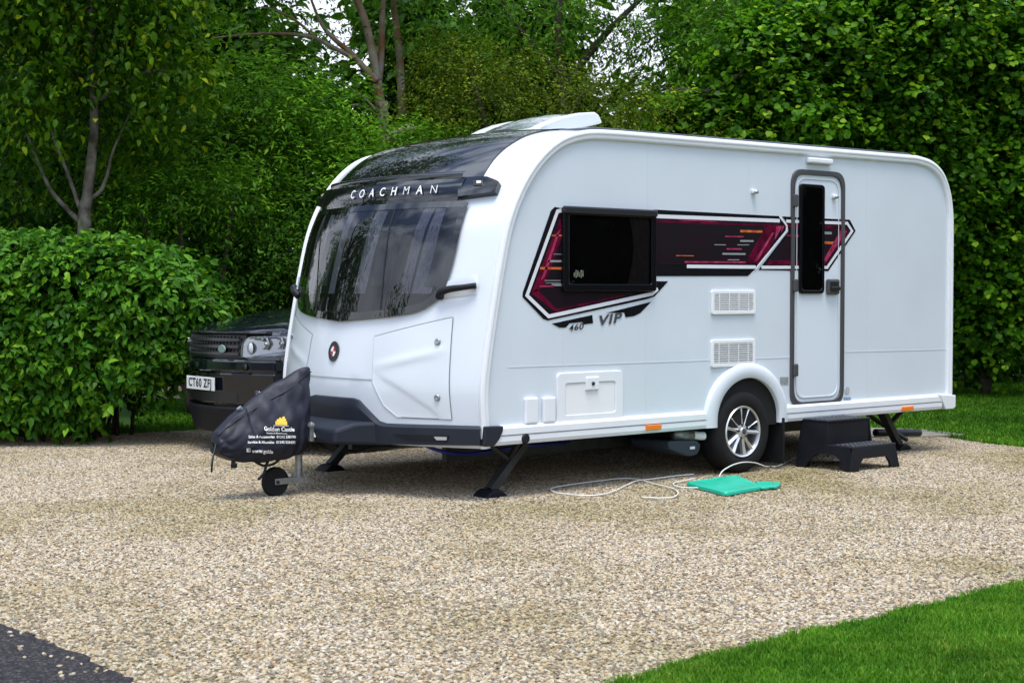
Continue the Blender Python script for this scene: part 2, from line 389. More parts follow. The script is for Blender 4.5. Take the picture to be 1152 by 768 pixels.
# ---- side graphics
def deck(name, m, polys, y1, ribbons=(), split=False):
    if split:
        for p in polys: deck(name, m, [p], y1)
        for r in ribbons: deck(name, m, [], y1, [r])
        return
    mb = MB()
    for p in polys: mb.side(p, y1-.0012, y1)
    for (pts, w) in ribbons: side_ribbon(mb, pts, w, y1-.0012, y1)
    return mb.build(name, m, van, fix=False)
deck('graphic_outline', DBLK, [
    [(623.8, 232.9), (619.5, 237), (587.8, 329), (587.6, 334), (611, 358.6), (616, 360.3), (727, 336.5), (736, 333.5), (751.3, 316.3), (733, 316.3), (640, 236)],
    [(735, 235.8), (877, 243.2), (884.3, 253), (883.8, 259.5), (849.5, 302.3), (841, 310.5), (735, 310.5)],
    [(879.5, 243.5), (955.7, 247.2), (962.2, 259.8), (931.5, 305), (853, 303.6), (886.3, 260.5), (887, 253)],
    [(620.6, 363.9), (666, 354.2), (667, 363.3), (657, 364.7), (655, 362), (640.5, 363.6), (636, 368.3), (629, 368.3)],
    [(682, 351.9), (732.5, 339.3), (720, 352), (713, 355.4), (703.5, 356.8), (702, 351.4)]], .0035)
deck('graphic_field', DPURP, [
    [(633, 240), (629, 242), (596, 331), (618, 351.5), (733, 327), (733, 240)],
    [(735, 246), (876, 250.5), (880.5, 255), (846, 297.8), (735, 297.8)],
    [(884, 251), (951, 254), (955.5, 260), (928, 298), (860, 298), (889, 262)]], .0047)
deck('graphic_band', DCRIM, [
    [(629.5, 246), (633, 262), (611, 323), (597.5, 330)], [(597.5, 330), (603, 325), (626, 347.8), (700, 331.5), (700, 333), (624, 350.5)],
    [(862, 252.5), (880, 253.5), (855, 296.5), (838, 296.5)], [(737, 247.5), (862, 252.5), (862, 254.5), (737, 250)],
    [(944, 254), (954.5, 260), (928, 297.5), (921, 297.5), (946, 262)], [(886, 252), (944, 254), (944, 257.5), (886, 255.5)], [(866, 292.5), (922, 293.5), (922, 297.5), (863, 297.5)]], .0057)
deck('graphic_rose_streak', DPINK, [
    [(626, 262), (630, 258), (612, 312), (608, 315)], [(873, 254.5), (879.5, 254.5), (871, 270)], [(868, 262), (870, 262), (852, 293), (848, 294)],
    [(945, 259), (952, 260), (929, 294), (925, 294)], [(880, 253.5), (882, 254.5), (878, 262)]], .0066,
    [([(606, 322), (623, 321.8)], .012), ([(769.5, 294.7), (838, 295)], .013), ([(815, 266), (836, 266.3)], .010), ([(817, 280), (834, 280.2)], .012), ([(885, 265), (902, 265.5)], .012), ([(762, 247.5), (806, 249.5)], .006)], split=True)
deck('graphic_amber_streak', DORG, [], .0066, [([(620, 265), (632, 265)], .012), ([(607, 301.8), (632, 301.8)], .016), ([(832, 260), (857, 260.6)], .018), ([(760, 287.5), (780, 287.8)], .006), ([(925.5, 273), (938, 273.5)], .022)], split=True)
deck('graphic_grey_streak', DGRY, [], .0066, [([(615, 293.8), (632, 293.8)], .014), ([(620, 320.5), (632, 320.5)], .014), ([(812, 285.5), (838, 285.8)], .014), ([(832, 271), (847, 271.2)], .014), ([(925.5, 262), (935, 262.3)], .020),
    ([(612, 315.5), (630, 315.5)], .005), ([(613, 318.3), (630, 318.3)], .004), ([(622, 286), (632, 286)], .004), ([(803, 275.3), (816, 275.5)], .006), ([(829, 275.5), (842, 275.5)], .006), ([(818, 292.3), (831, 292.3)], .006)], split=True)
deck('graphic_stripe', DWHT, [], .0068, [([(631, 236.9), (626.5, 237.9), (592.2, 332.3), (616.6, 355.8), (733, 330.4), (739.5, 325)], .026),
    ([(735, 243.2), (876.5, 248.4)], .028), ([(772, 299.6), (849.5, 300.4)], .026), ([(884, 248.8), (952.5, 251.2), (958, 260), (930, 300.8), (856, 300.6)], .024),
    ([(876.5, 243.4), (884.6, 254), (884, 260), (849, 303)], .016)], split=True)
def side_text(name, s, size, m, x, y, rot=0.0, y0=.006, sx=1.0, **k):
    cx, cz = sp(x, y); c, sn = math.cos(rot), math.sin(rot)
    return text(name, s, size, m, van, lambda a, b: (cx+a*sx*c-b*sn, -y0, cz+a*sx*sn+b*c), **k)
side_text('model_letters', 'VIP', .092, TXTG, 684.5, 359.5, .10, sx=1.6, bold=.0032, space=1.15, shear=.25)
side_text('model_number', '460', .060, TXTK, 647.2, 368.3, .10, sx=1.45, bold=.001, space=1.1, shear=.25)

# ---- side window
def win_box(x0y0, x1y1, name, par, depth=.03, fr=.045, r=.03, mglass=GLASSS, curtain=None):
    (x0, z1), (x1, z0) = sp(*x0y0), sp(*x1y1)
    P = roundpoly([(x0, z0), (x1, z0), (x1, z1), (x0, z1)], r)
    mb = MB(); inn = ring(mb, P, fr, lambda x, z: (x, -.001, z), lambda x, z: (x, -depth, z))
    f = mb.build(name, mat('acrylic_frame', (.006, .006, .008), .15, spec=.25), par, bevel=.006)
    mb = MB(); mb.add([(x, -.008, z) for x, z in inn], [tuple(range(len(inn)))]); mb.build('window_back', DARKIN, f, fix=False)
    if curtain:
        cx0, cx1 = curtain; mb = MB()
        mb.grid(lambda a, b: (cx0+(cx1-cx0)*a*(1-.25*math.sin(b*PI*.9))+ .0*b, -.0105+.002*math.sin(a*30), z0+fr+(z1-z0-2*fr)*b), 40, 6)
        mb.build('curtain', CURTD, f, smooth=True)
    mb = MB(); mb.add([(x, -depth+.005, z) for x, z in inn], [tuple(range(len(inn)))]); mb.build('pane', mglass, f, fix=False)
    return f, (x0, x1, z0, z1)
sw, (a0, a1, b0, b1) = win_box((631, 233.2), (735, 327.5), 'side_window', van, .034, .05, .02, curtain=(1.60, 1.37))
mb = MB(); mb.box(((a0+a1)/2, -.03, b1-.015), (a1-a0+.01, .03, .05)); mb.build('top_hinge_rail', BLKS, sw, bevel=.012)
mb = MB()
for k in range(6): mb.box((a0+.10+.016*k, -.029, b0+.115+(k % 3)*.004), (.011, .002, .03+.012*((k*5) % 3)))
mb.build('glass_sticker', mat('sticker_pale', (.22, .24, .18), .6, var=.7, vscale=120), sw)

# ---- door
door_px = [(889.5, 189.5), (949.5, 191.5), (948.3, 454), (888.7, 455)]
dp = [sp(*p) for p in door_px]; dp = [(dp[0][0], dp[0][1]), (dp[1][0], dp[0][1]), (dp[1][0], dp[2][1]), (dp[0][0], dp[2][1])]
dpr = roundpoly([dp[3], dp[2], dp[1], dp[0]], .13, 8)
mb = MB(); mb.add([(x, -.0018, z) for x, z in dpr], [tuple(range(len(dpr)))]); door = mb.build('door', mat('door_white', (.66, .72, .785), .3), van, fix=False)
mb = MB(); ring(mb, dpr, .040, lambda x, z: (x, -.001, z), lambda x, z: (x, -.018, z)); mb.build('door_frame', GREYF, door, bevel=.006)
mb = MB(); q = roundpoly([(dp[3][0]+.07, dp[3][1]+.07), (dp[2][0]-.07, dp[2][1]+.07), (dp[1][0]-.07, dp[1][1]-.07), (dp[0][0]+.07, dp[0][1]-.07)], .11, 8)
ring(mb, q, .006, lambda x, z: (x, -.001, z), lambda x, z: (x, -.008, z)); mb.build('door_moulding', SEAMW, door)
dw, _ = win_box((898.3, 206.5), (925.3, 330.3), 'door_window', door, .022, .028, .04)
for yy in (226, 321, 416):
    x, z = sp(894, yy); mb = MB(); mb.box((x-.02, -.024, z), (.05, .03, .10)); mb.build('hinge', GREYF, door, bevel=.01)
hx, hz = sp(935, 322.5)
mb = MB(); mb.box((hx, -.018, hz), (.155, .03, .125)); hd = mb.build('handle', GREYF, door, bevel=.015)
mb = MB(); mb.box((hx, -.034, hz+.012), (.10, .004, .055)); mb.build('recess', TXTK, hd)
mb = MB(); mb.box((hx+.005, -.044, hz-.014), (.115, .016, .032)); mb.build('lever', BLKS, hd, bevel=.006)
for nm, (px, py) in (('awning_stud', (847, 215.5)), ('door_catch', (937.5, 221))):
    x, z = sp(px, py); mb = MB(); mb.box((x, -.012, z), (.05, .024, .03)); o = mb.build(nm, RAILW, van if nm[0] == 'a' else door, bevel=.008)
    mb = MB(); mb.lathe([(0, .032), (.013, .032), (.014, .0)], (x+.004, -.012, z-.006), (0, -1, 0), 16); mb.build('knob', GALV, o, smooth=True)
x, z = sp(920, 181.5); mb = MB(); mb.box((x, -.02, z), (.30, .045, .045)); mb.build('awning_lamp', RAILW, van, bevel=.012)

# ---- vents
for (p, q) in (((799.5, 326.5), (848.7, 353)), ((799, 382.5), (848.3, 411))):
    (x0, z1), (x1, z0) = sp(*p), sp(*q); P = roundpoly([(x0, z0), (x1, z0), (x1, z1), (x0, z1)], .02)
    mb = MB(); ring(mb, P, .028, lambda x, z: (x, -.001, z), lambda x, z: (x, -.016, z)); v = mb.build('fridge_vent', VENTW, van, bevel=.004)
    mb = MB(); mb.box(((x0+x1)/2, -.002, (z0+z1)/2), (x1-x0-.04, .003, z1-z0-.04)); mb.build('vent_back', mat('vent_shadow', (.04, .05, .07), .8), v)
    mb = MB(); n = 9
    for i in range(n): mb.box(((x0+x1)/2, -.010, z0+.036+(z1-z0-.072)*i/(n-1)), (x1-x0-.05, .010, .0085), Matrix.Rotation(.35, 3, 'X'))
    
    for i in range(4): mb.box((x0+.03+(x1-x0-.06)*(i+.5)/4, -.013, (z0+z1)/2), (.006, .006, z1-z0-.05))
    mb.build('slats', VENTW, v)

# ---- service hatch, sockets, marker lights, stickers
(x0, z1), (x1, z0) = sp(625.5, 419.5), sp(699.3, 474); P = roundpoly([(x0, z0), (x1, z0), (x1, z1), (x0, z1)], .04)
mb = MB(); inn = ring(mb, P, .075, lambda x, z: (x, -.001, z), lambda x, z: (x, -.016, z)); ht = mb.build('service_hatch', RAILW, van, bevel=.006)
mb = MB(); mb.add([(x, -.009, z) for x, z in inn], [tuple(range(len(inn)))]); mb.build('hatch_panel', VENTW, ht, fix=False)
mb = MB(); ring(mb, [(a, b) for a, b in inn], .006, lambda x, z: (x, -.008, z), lambda x, z: (x, -.0105, z)); mb.build('hatch_gap', SEAMW, ht)
lx, lz = sp(664.5, 431); mb = MB(); mb.box((lx, -.014, lz), (.125, .022, .095)); lk = mb.build('lock', RAILW, ht, bevel=.008)
mb = MB(); mb.lathe([(0, .014), (.013, .014), (.015, .0)], (lx, -.018, lz), (0, -1, 0), 16); mb.build('key_hole', TXTK, lk, smooth=True)
for px in (645, 684.5):
    x, z = sp(px, 472); mb = MB(); mb.box((x, -.016, z0+.012), (.10, .022, .035)); mb.build('hinge', RAILW, ht, bevel=.008)
for (a, b) in (((588.8, 447.3), (603.2, 475.7)), ((609, 446.7), (622.8, 474.5))):
    (x0, z1), (x1, z0) = sp(*a), sp(*b); mb = MB(); mb.box(((x0+x1)/2, -.014, (z0+z1)/2), (x1-x0, .030, z1-z0)); mb.build('socket_cover', RAILW, van, bevel=.012, seg=3)
for px, py in ((731, 480), (1017, 459)):
    x, z = sp(px, py); mb = MB(); mb.box((x, -.038, z), (.15, .022, .038)); mb.build('marker_light', ORNG, van, bevel=.005)
mb = MB(); mb.side([(877.3, 424), (886.6, 423.8), (886.6, 432.4), (877.3, 432.8)], 0, .003); mb.build('sticker', STICK, van)
x, z = sp(952.8, 439.5)
mb = MB(); mb.lathe([(.0, .003), (.033, .003), (.033, .0)], (x, 0, z), (0, -1, 0), 20); rs = mb.build('round_sticker', mat('sticker_light', (.55, .57, .59), .5, var=.5, vscale=70), van)
mb = MB(); mb.side([(949, 446.8), (957, 446.4), (957, 450), (949, 450.4)], 0, .003); mb.build('sticker', mat('sticker_blue', (.3, .42, .6), .5, var=.6, vscale=80), van)

# ---- wheel arch and wheel
WX, WZ, WR = 2.635, .325, .322
def arch_pts(rx, rz, zc, zbot, n=30, sq=2.0):
    return [(WX+.03+rx*math.copysign(abs(math.cos(a))**(2/sq), math.cos(a)), zc+rz*abs(math.sin(a))**(2/sq)) for a in [PI*i/n for i in range(n+1)]]
OP = arch_pts(.485, .445, .41, .36); IP = arch_pts(.36, .318, .42, .36)
mb = MB(); n = len(OP)
prof = []
for (o, i) in zip(OP, IP):
    o = Vector(o); i = Vector(i); prof.append([(o.x, -.0, o.y), (o.lerp(i, .04).x, -.02, o.lerp(i, .04).y), (o.lerp(i, .16).x, -.030, o.lerp(i, .16).y), (o.lerp(i, .5).x, -.036, o.lerp(i, .5).y), (o.lerp(i, .97).x, -.038, o.lerp(i, .97).y), (i.x, -.034, i.y), (i.x, .03, i.y)])
prof.insert(0, [(x, y, .375) for x, y, z in prof[0]]); prof.append([(x, y, .375) for x, y, z in prof[-1]])
m = 7; mb.add([p for r in prof for p in r], [(i*m+j, i*m+j+1, (i+1)*m+j+1, (i+1)*m+j) for i in range(len(prof)-1) for j in range(m-1)])
mb.build('wheel_arch', WHITE, van, smooth=True, auto=60)
mb = MB(); ipp = [(a, -.003, b) for a, b in IP]; ipp += [(IP[-1][0], -.003, .36), (IP[0][0], -.003, .36)]
mb.add(ipp, [tuple(range(len(ipp)))]); mb.build('wheel_housing', mat('housing_black', (.004, .004, .004), .95), van, fix=False)

def alloy_wheel(cx, cy, cz, ny, R, w, rimr, par, spokes=5):
    """wheel whose outer face looks along y*ny"""
    whl = empty('wheel', (cx, cy, cz)); whl.parent = par; whl.matrix_parent_inverse = parent_inv(par)
    A = (0, ny, 0)
    mb = MB(); mb.lathe([(rimr-.005, -.02), (rimr+.012, .0), (rimr+.03, .006), (R-.05, .010), (R-.02, -.004), (R-.004, -.025), (R, -.05), (R, -w+.05), (R-.02, -w+.01), (rimr, -w)], (cx, cy, cz), A, 56)
    mb.build('tyre', RUB, whl, smooth=True, auto=45)
    mb = MB(); mb.lathe([(rimr+.004, -.004), (rimr-.004, .004), (rimr-.014, -.004), (rimr-.02, -.03), (rimr-.03, -.09), (.05, -.10), (0, -.10)], (cx, cy, cz), A, 48)
    rm = mb.build('rim', mat('rim_shade', (.30, .31, .32), .35, metal=.7), whl, smooth=True, auto=40)
    mb = MB(); mb.lathe([(rimr+.004, -.003), (rimr-.002, .006), (rimr-.012, .0), (rimr-.016, -.016)], (cx, cy, cz), A, 48)
    for k in range(spokes):
        for s in (-1, 1):
            a = 2*PI*k/spokes+s*.245+.15; a0 = 2*PI*k/spokes+s*.16+.15
            def P(r, ang, off, h, tw):
                ca, sa = math.cos(ang), math.sin(ang); return Vector((cx+r*ca-tw*sa, cy+ny*h, cz+r*sa+tw*ca))
            r0, r1 = .030, rimr-.012; w0, w1 = .019, .017
            vs = [P(r0, a0, 0, -.012, -w0), P(r0, a0, 0, -.004, 0), P(r0, a0, 0, -.012, w0), P(r1*.6, (a0+a)/2+s*.03, 0, -.020, -w1*.8), P(r1*.6, (a0+a)/2+s*.03, 0, -.006, 0), P(r1*.6, (a0+a)/2+s*.03, 0, -.020, w1*.8), P(r1, a, 0, -.018, -w1), P(r1, a, 0, .0, 0), P(r1, a, 0, -.018, w1)]
            lo = [v-Vector((0, ny*.03, 0)) for v in (vs[0], vs[2], vs[3], vs[5], vs[6], vs[8])]
            mb.add(vs+lo, [(0, 1, 4, 3), (1, 2, 5, 4), (3, 4, 7, 6), (4, 5, 8, 7), (0, 3, 11, 9), (3, 6, 13, 11), (2, 10, 12, 5), (5, 12, 14, 8)])
    mb.lathe([(.06, -.02), (.055, -.006), (.034, -.001), (.030, .008), (.0, .010)], (cx, cy, cz), A, 28)
    mb.build('spokes', ALLOY, rm, smooth=True, auto=30)
    mb = MB()
    for k in range(5):
        a = 2*PI*k/5+.5; mb.lathe([(.009, -.02), (.009, .004), (0, .005)], (cx+.052*math.cos(a), cy, cz+.052*math.sin(a)), A, 8)
    mb.build('nut_pattern', STEEL, rm)
    mb = MB(); mb.lathe([(.022, .0095), (0, .0115)], (cx, cy+ny*.001, cz), A, 20); mb.build('centre_cap', GREYF, rm)
    return whl
alloy_wheel(WX-.012, -.012, WZ, -1, WR, .2, .196, van)
alloy_wheel(WX-.012, W-.0, WZ, 1, WR, .2, .196, van)
# underside
mb = MB(); mb.box((3.06, .08, .23), (.02, .26, .36)); mb.build('mud_flap', RUB, van)
mb = MB(); mb.tube([(WX, .15, .30), (WX, W-.15, .30)], .045, 10); mb.build('axle', STEEL, van, smooth=True)
for y in (.62, W-.62):
    mb = MB(); mb.box((2.4, y, .29), (4.4, .05, .16)); mb.build('chassis_rail', STEEL, van)
a = Vector(spY(752, 503, .06)); b = Vector(spY(789, 506, .06))
mb = MB(); mb.prism(roundpoly([sp(752, 496, .05), sp(785, 495.5, .05), sp(789, 500, .05), sp(786, 511, .05), sp(775, 513.5, .05), sp(753, 505, .05)], .03), lambda x, z: (x, .05, z), lambda x, z: (x, .45, z))
mv = mb.build('motor_mover', mat('mover_grey', (.03, .045, .065), .5), van, bevel=.012)
mb = MB(); x, z = sp(778.5, 503.5, .05); mb.box((x, .046, z), (.05, .01, .022)); mb.build('badge_plate', PLATEW, mv, bevel=.003)
mb = MB(); P1 = spY(770, 488, .10); mb.tube([spY(757, 488, .14), spY(778, 489.5, .10)], .05, 14); mb.build('mover_roller', GALV, mv, smooth=True)
mb = MB(); mb.tube([spY(777, 489, .10), spY(787, 490, .06), spY(792, 490, .05)], .032, 12); mb.build('waste_outlet', RAILW, van, smooth=True, auto=50)

# ---- corner steadies
def steady(x0, y0, fx, fy, dirx, lab=False):
    """top hinge at x0, foot at fx; strut to the drive nut"""
    st = empty('corner_steady', (x0, y0, 0)); st.parent = van; st.matrix_parent_inverse = parent_inv(van)
    top = Vector((x0+dirx*.34, y0, .37)); ft = Vector((fx, fy, .045))
    mb = MB(); d = ft-top; L = d.length; ax = d.normalized(); lat = Vector((0, 1, 0)); nrm = ax.cross(lat).normalized()
    for s in (-1, 1):
        w = .04
        c = [top+lat*s*w+nrm*.022, top+lat*s*w-nrm*.022, ft+lat*s*w*.8-nrm*.03, ft+lat*s*w*.8+nrm*.03]
        mb.add(c+[p-lat*s*.008 for p in c], [(0, 1, 2, 3), (7, 6, 5, 4), (0, 4, 5, 1), (1, 5, 6, 2), (2, 6, 7, 3), (3, 7, 4, 0)])
    c = [top+lat*.036-nrm*.024, top-lat*.036-nrm*.024, ft-lat*.03-nrm*.03, ft+lat*.03-nrm*.03]
    mb.add(c, [(0, 1, 2, 3)])
    mb.build('leg', STEEL, st)
    mb = MB(); mid = top.lerp(ft, .42); hp = Vector((x0-dirx*.02, y0, .38))
    mb.tube([hp, mid], .022, 6); mb.box(hp+Vector((0, 0, -.01)), (.12, .09, .05)); mb.build('strut', STEEL, st)
    mb = MB(); P = [(-.10, .0), (.10, .0), (.06, .035), (.03, .05), (-.03, .05), (-.06, .035)]
    mb.prism([(fx+a, b+.004) for a, b in P], lambda x, z: (x, fy-.08, z), lambda x, z: (x, fy+.08, z)); mb.build('foot', BLKP, st, bevel=.01)
    return st
s1 = steady(.27, .22, .27, .20, 1)
n = Vector(spY(590.2, 493, -.02))
mb = MB(); mb.lathe([(0, .02), (.028, .02), (.036, .012), (.036, -.02), (0, -.02)], tuple(n), (0, -1, 0), 20); mb.build('drive_nut', BLKP, s1, smooth=True, auto=40)
mb = MB(); mb.tube([tuple(n+Vector((0, .03, 0))), (.45, .2, .25)], .014, 8); mb.build('drive_screw', STEEL, s1)
steady(.27, W-.25, .30, W-.20, 1)
steady(5.06, .25, 5.05, .30, -1); steady(5.06, W-.25, 5.05, W-.3, -1)
mb = MB(); mb.tube([(4.63, .40, .37), (5.3, .40, .07)], .022, 8); mb.build('brace', STEEL, van)
mb = MB(); mb.tube([spY(985, 486.5, .55), spY(1034, 486.5, .55)], .035, 10); tow = mb.build('waste_pipe', mat('pipe_black', (.02, .022, .03), .5), van, smooth=True, auto=40)
# blue hose under the front
mb = MB(); mb.tube([spY(478, 500, .45), spY(492, 506, .45), spY(518, 510.5, .45), spY(545, 508.5, .45), spY(575, 503.5, .45), spY(604, 500.5, .45), spY(640, 497, .6)], .013, 8, smooth=5); mb.build('blue_hose', BLUEH, van, smooth=True)

# ---- front: bumper
def bump_patch(mb, us, zt, zb, off, nv=8):
    pts = []
    n = len(us)
    T = [tz(z) if z > .365 else 0 for z in zt]
    vs = []; fs = []
    for i, u in enumerate(us):
        for j in range(nv+1):
            q = j/nv; z = zb[i]+(zt[i]-zb[i])*q; t = tz(max(z, .362)); base = F(u, t, off*(1-.0*q)); p = Vector((base.x, base.y, z))
            if j == nv: p = F(u, tz(zt[i]), off*.55)
            vs.append(p)
        vs.append(F(u, tz(zt[i]+.006), -.01))
    m = nv+2
    for i in range(n-1):
        for j in range(m-1): fs.append((i*m+j, i*m+j+1, (i+1)*m+j+1, (i+1)*m+j))
    mb.add(vs, fs)
us = [i/120 for i in range(121)]
def ztop(u):
    s = min(u, 1-u); return float(np.interp(s, [0, .10, .275, .30, .375, .40, .5], [.508, .507, .50, .512, .648, .66, .66]))
def zbot(u):
    s = min(u, 1-u); return float(np.interp(s, [0, .2, .3, .5], [.385, .37, .36, .35]))
mb = MB(); bump_patch(mb, us, [ztop(u) for u in us], [zbot(u) for u in us], .035)
bp = mb.build('bumper', BUMP, van, smooth=True, auto=28)
mb = MB(); P = [Vector(F(u, tz(.40), .0)) for u in us]
mb.add([(p.x-.03, p.y, zbot(u)+.002) for p, u in zip(P, us)]+[(p.x+.3, p.y, zbot(u)+.002) for p, u in zip(P, us)], [(i, i+1, 121+i+1, 121+i) for i in range(120)]); mb.build('underside', BLKP, bp)
for sy in (0, 1):
    f = (lambda x, z, d: (x, -d, z)) if sy == 0 else (lambda x, z, d: (x, W+d, z))
    P = [sp(541, 479), sp(562.5, 478.6), sp(561.5, 485), sp(558, 493), sp(552.5, 500.8), sp(540, 501.8)]
    mb = MB(); mb.prism(P, lambda x, z: f(x, z, -.02), lambda x, z: f(x, z, .042)); mb.build('bumper_return', BUMP, bp, bevel=.008)
# recess with pale reflector
def fpix(px): return [iF(*p) for p in px]
Rp = fpix([(447, 487.5), (508, 489), (506, 495.5), (462, 495)])
mb = MB(); patch(mb, [Rp[0], Rp[3]], [Rp[1], Rp[2]], .040, 12, 3, rim=.03); mb.build('fog_recess', BLKP, bp)
Rp = fpix([(491.5, 490.2), (505.5, 490.6), (505.5, 494), (494.5, 494)])
for mir in (0, 1):
    Q = [(1-a if mir else a, b) for a, b in Rp]
    mb = MB(); patch(mb, [Q[0], Q[3]], [Q[1], Q[2]], .046, 4, 2, rim=.038); mb.build('reflector', mat('pale_reflector', (.42, .43, .42), .3), bp)
# A-frame cover on the bumper centre
mb = MB(); P = [(-.58, .365), (-.20, .345), (-.20, .515), (-.44, .505), (-.57, .46)]
mb.prism(P, lambda x, z: (x, .84-.16*(x+.58)/.38, z), lambda x, z: (x, W-.84+.16*(x+.58)/.38, z)); mb.build('drawbar_fairing', BUMP, van, bevel=.02)
mb = MB()
for s in (-1, 1):
    mb.tube([(-.3, W/2+s*.16, .40), (-.6, W/2+s*.10, .40), (-1.05, W/2+s*.03, .40)], .035, 4)
mb.box((-1.10, W/2, .39), (.2, .07, .08))
mb.tube([(-.95, W/2, .44), (-1.1, W/2, .62)], .02, 8); mb.build('drawbar', GALV, van)
x = spY(348, 486, W/2-.12)
mb = MB(); mb.box(tuple(spY(350, 487, W/2-.15)), (.03, .03, .11)); mb.tube([spY(348, 477, W/2-.16), spY(352, 479, W/2-.16)], .022, 10); mb.build('clamp', GALV, van, bevel=.005)

# ---- front: header band, glass, roof panel
def symL(u, t): return (1-u, t)
uT = lambda px: iF(*px)
w_tr, w_r1, w_br, w_b1, w_b2 = uT((525.5, 229.5)), uT((512, 278)), uT((500, 318)), uT((484, 340)), uT((452, 351))
w_bm = (.5, uT((405, 358.5))[1]); top_t = w_tr[1]
wc = (.5, uT((445, 236))[1])
print('window', w_tr, w_r1, w_br, w_b1, w_b2, w_bm, wc)
Rr = [tuple(v) for v in catmull([Vector(p) for p in (w_tr, w_r1, w_br, w_b1, w_b2, w_bm)], 6)]
Ll = [symL(*p) for p in Rr]
mb = MB(); patch(mb, Ll, Rr, .004, 40, 60, rim=.0005); fw = mb.build('front_window', DARKIN, van, smooth=True, auto=40)
# black surround ring
def shrink(P, k, c=(.5, None)):
    tc = (max(p[1] for p in P)+min(p[1] for p in P))/2
    return [(.5+(p[0]-.5)*k[0], tc+(p[1]-tc)*k[1]) for p in P]
# curtains inside the glass
t0, t1 = w_b1[1]+.02, w_tr[1]-.01
def curtain(u0, u1, slant=0.0):
    mb = MB()
    mb.grid(lambda a, b: F(.5+((u0+(u1-u0)*a)-.5)*(1-.05*(1-b)), t0+(t1-t0)*b, .008+.004*math.sin(a*26+b*1.5)), 40, 10)
    return mb.build('curtain', CURT, fw, smooth=True)
for (a, b) in ((.15, .215), (.225, .26), (.40, .455), (.565, .60), (.70, .735), (.78, .80)): curtain(a, b)
mb = MB()
for (u0, u1) in ((.31, .39), (.62, .69)):
    mb = MB(); mb.grid(lambda a, b: F(u0+(u1-u0)*a, t0+(t1-t0)*b*.62+.02, .007), 8, 8)
    mb.build('interior_panel', mat('interior_greige', (.14, .14, .16), .8, var=.6, vscale=4), fw)
mb = MB(); patch(mb, Ll, Rr, .022, 40, 60); pane = mb.build('pane', GLASSF, fw, smooth=True)
mb = MB()
outl = [Vector(p) for p in Rr]; 
loop = Ll[::-1][:-1] + []  # left from bottom to top
full = list(reversed(Ll))+Rr
fr_ribbon(mb, Rr, .05, .0235, 2); fr_ribbon(mb, Ll, .05, .0235, 2)
fr_ribbon(mb, [(Rr[0][0]*(1-i/20)+Ll[0][0]*i/20, top_t-.004) for i in range(21)], .05, .0235, 2)
mb.build('window_surround', BLKG, fw, smooth=True)
mb = MB()
fr_ribbon(mb, [(Rr[i][0]-.004 if False else Rr[i][0], Rr[i][1]) for i in range(len(Rr))], .012, .020, 2); mb.build('window_seal', BLKS, fw)
for (a, b) in (((447.2, 237), (430.2, 356.5)), ((371, 240), (359.4, 354))):
    p, q = uT(a), uT(b); mb = MB(); fr_ribbon(mb, [p, q], .012, .0240, 12); mb.build('pane_joint', mat('joint_black', (.003, .003, .003), .6), fw)
    mb = MB(); fr_ribbon(mb, [(p[0]-.006, p[1]), (q[0]-.006, q[1])], .07, .0120, 12); mb.build('mullion', mat('mullion_shade', (.02, .02, .024), .5), fw)
# wide dark side border at right (frit)
mb = MB()
mb.grid(lambda a, b: F(*(lambda r: (r[0]+.004+.05*a, r[1]))(seglerp(Rr[:14], b)), .0215), 4, 14)
mb.build('glass_border', BLKG, fw, smooth=True); mb = MB()
mb.grid(lambda a, b: F(*(lambda r: (r[0]-.004-.05*a, r[1]))(seglerp(Ll[:14], b)), .0215), 4, 14)
mb.build('glass_border', BLKG, fw, smooth=True)

# black roof panel
rp = [uT(p) for p in ((541, 206.5), (546, 195), (556, 180), (568, 168), (580, 160))]
print('roofpanel', rp)
tt = rp[0][1]
RR = [(min(rp[0][0], rp[1][0])+.0, tt-.012)]+[p for p in rp]+[(rp[-1][0]+.01, .99)]
LL = [symL(*p) for p in RR]
mb = MB(); patch(mb, LL, RR, .012, 40, 30, rim=.0); mb.build('roof_skylight_panel', BLKG, van, smooth=True, auto=60)
# header band carrying the name
hb_r = [uT(p) for p in ((529, 204.5), (529.5, 229.0))]
th, tl = hb_r[0][1], hb_r[1][1]
print('band', hb_r, top_t)
mb = MB()
def band(a, b):
    u = 1-hb_r[0][0]+(2*hb_r[0][0]-1)*a; q = b
    o = .020+.035*math.sin(min(1, q*1.3)*PI*.5)
    if q > .97: o = .012
    return F(u, tl+(th-tl)*q, o)
mb.grid(band, 50, 12); hb = mb.build('header_band', BLKG, van, smooth=True, auto=60)
mb = MB()
mb.grid(lambda a, b: F(1-hb_r[0][0]-.012+(2*hb_r[0][0]-1+.024)*a, th+.002+.022*b-.006, .05+.02*math.sin(b*PI)), 50, 6)
mb.build('header_lip', BLKG, hb, smooth=True)
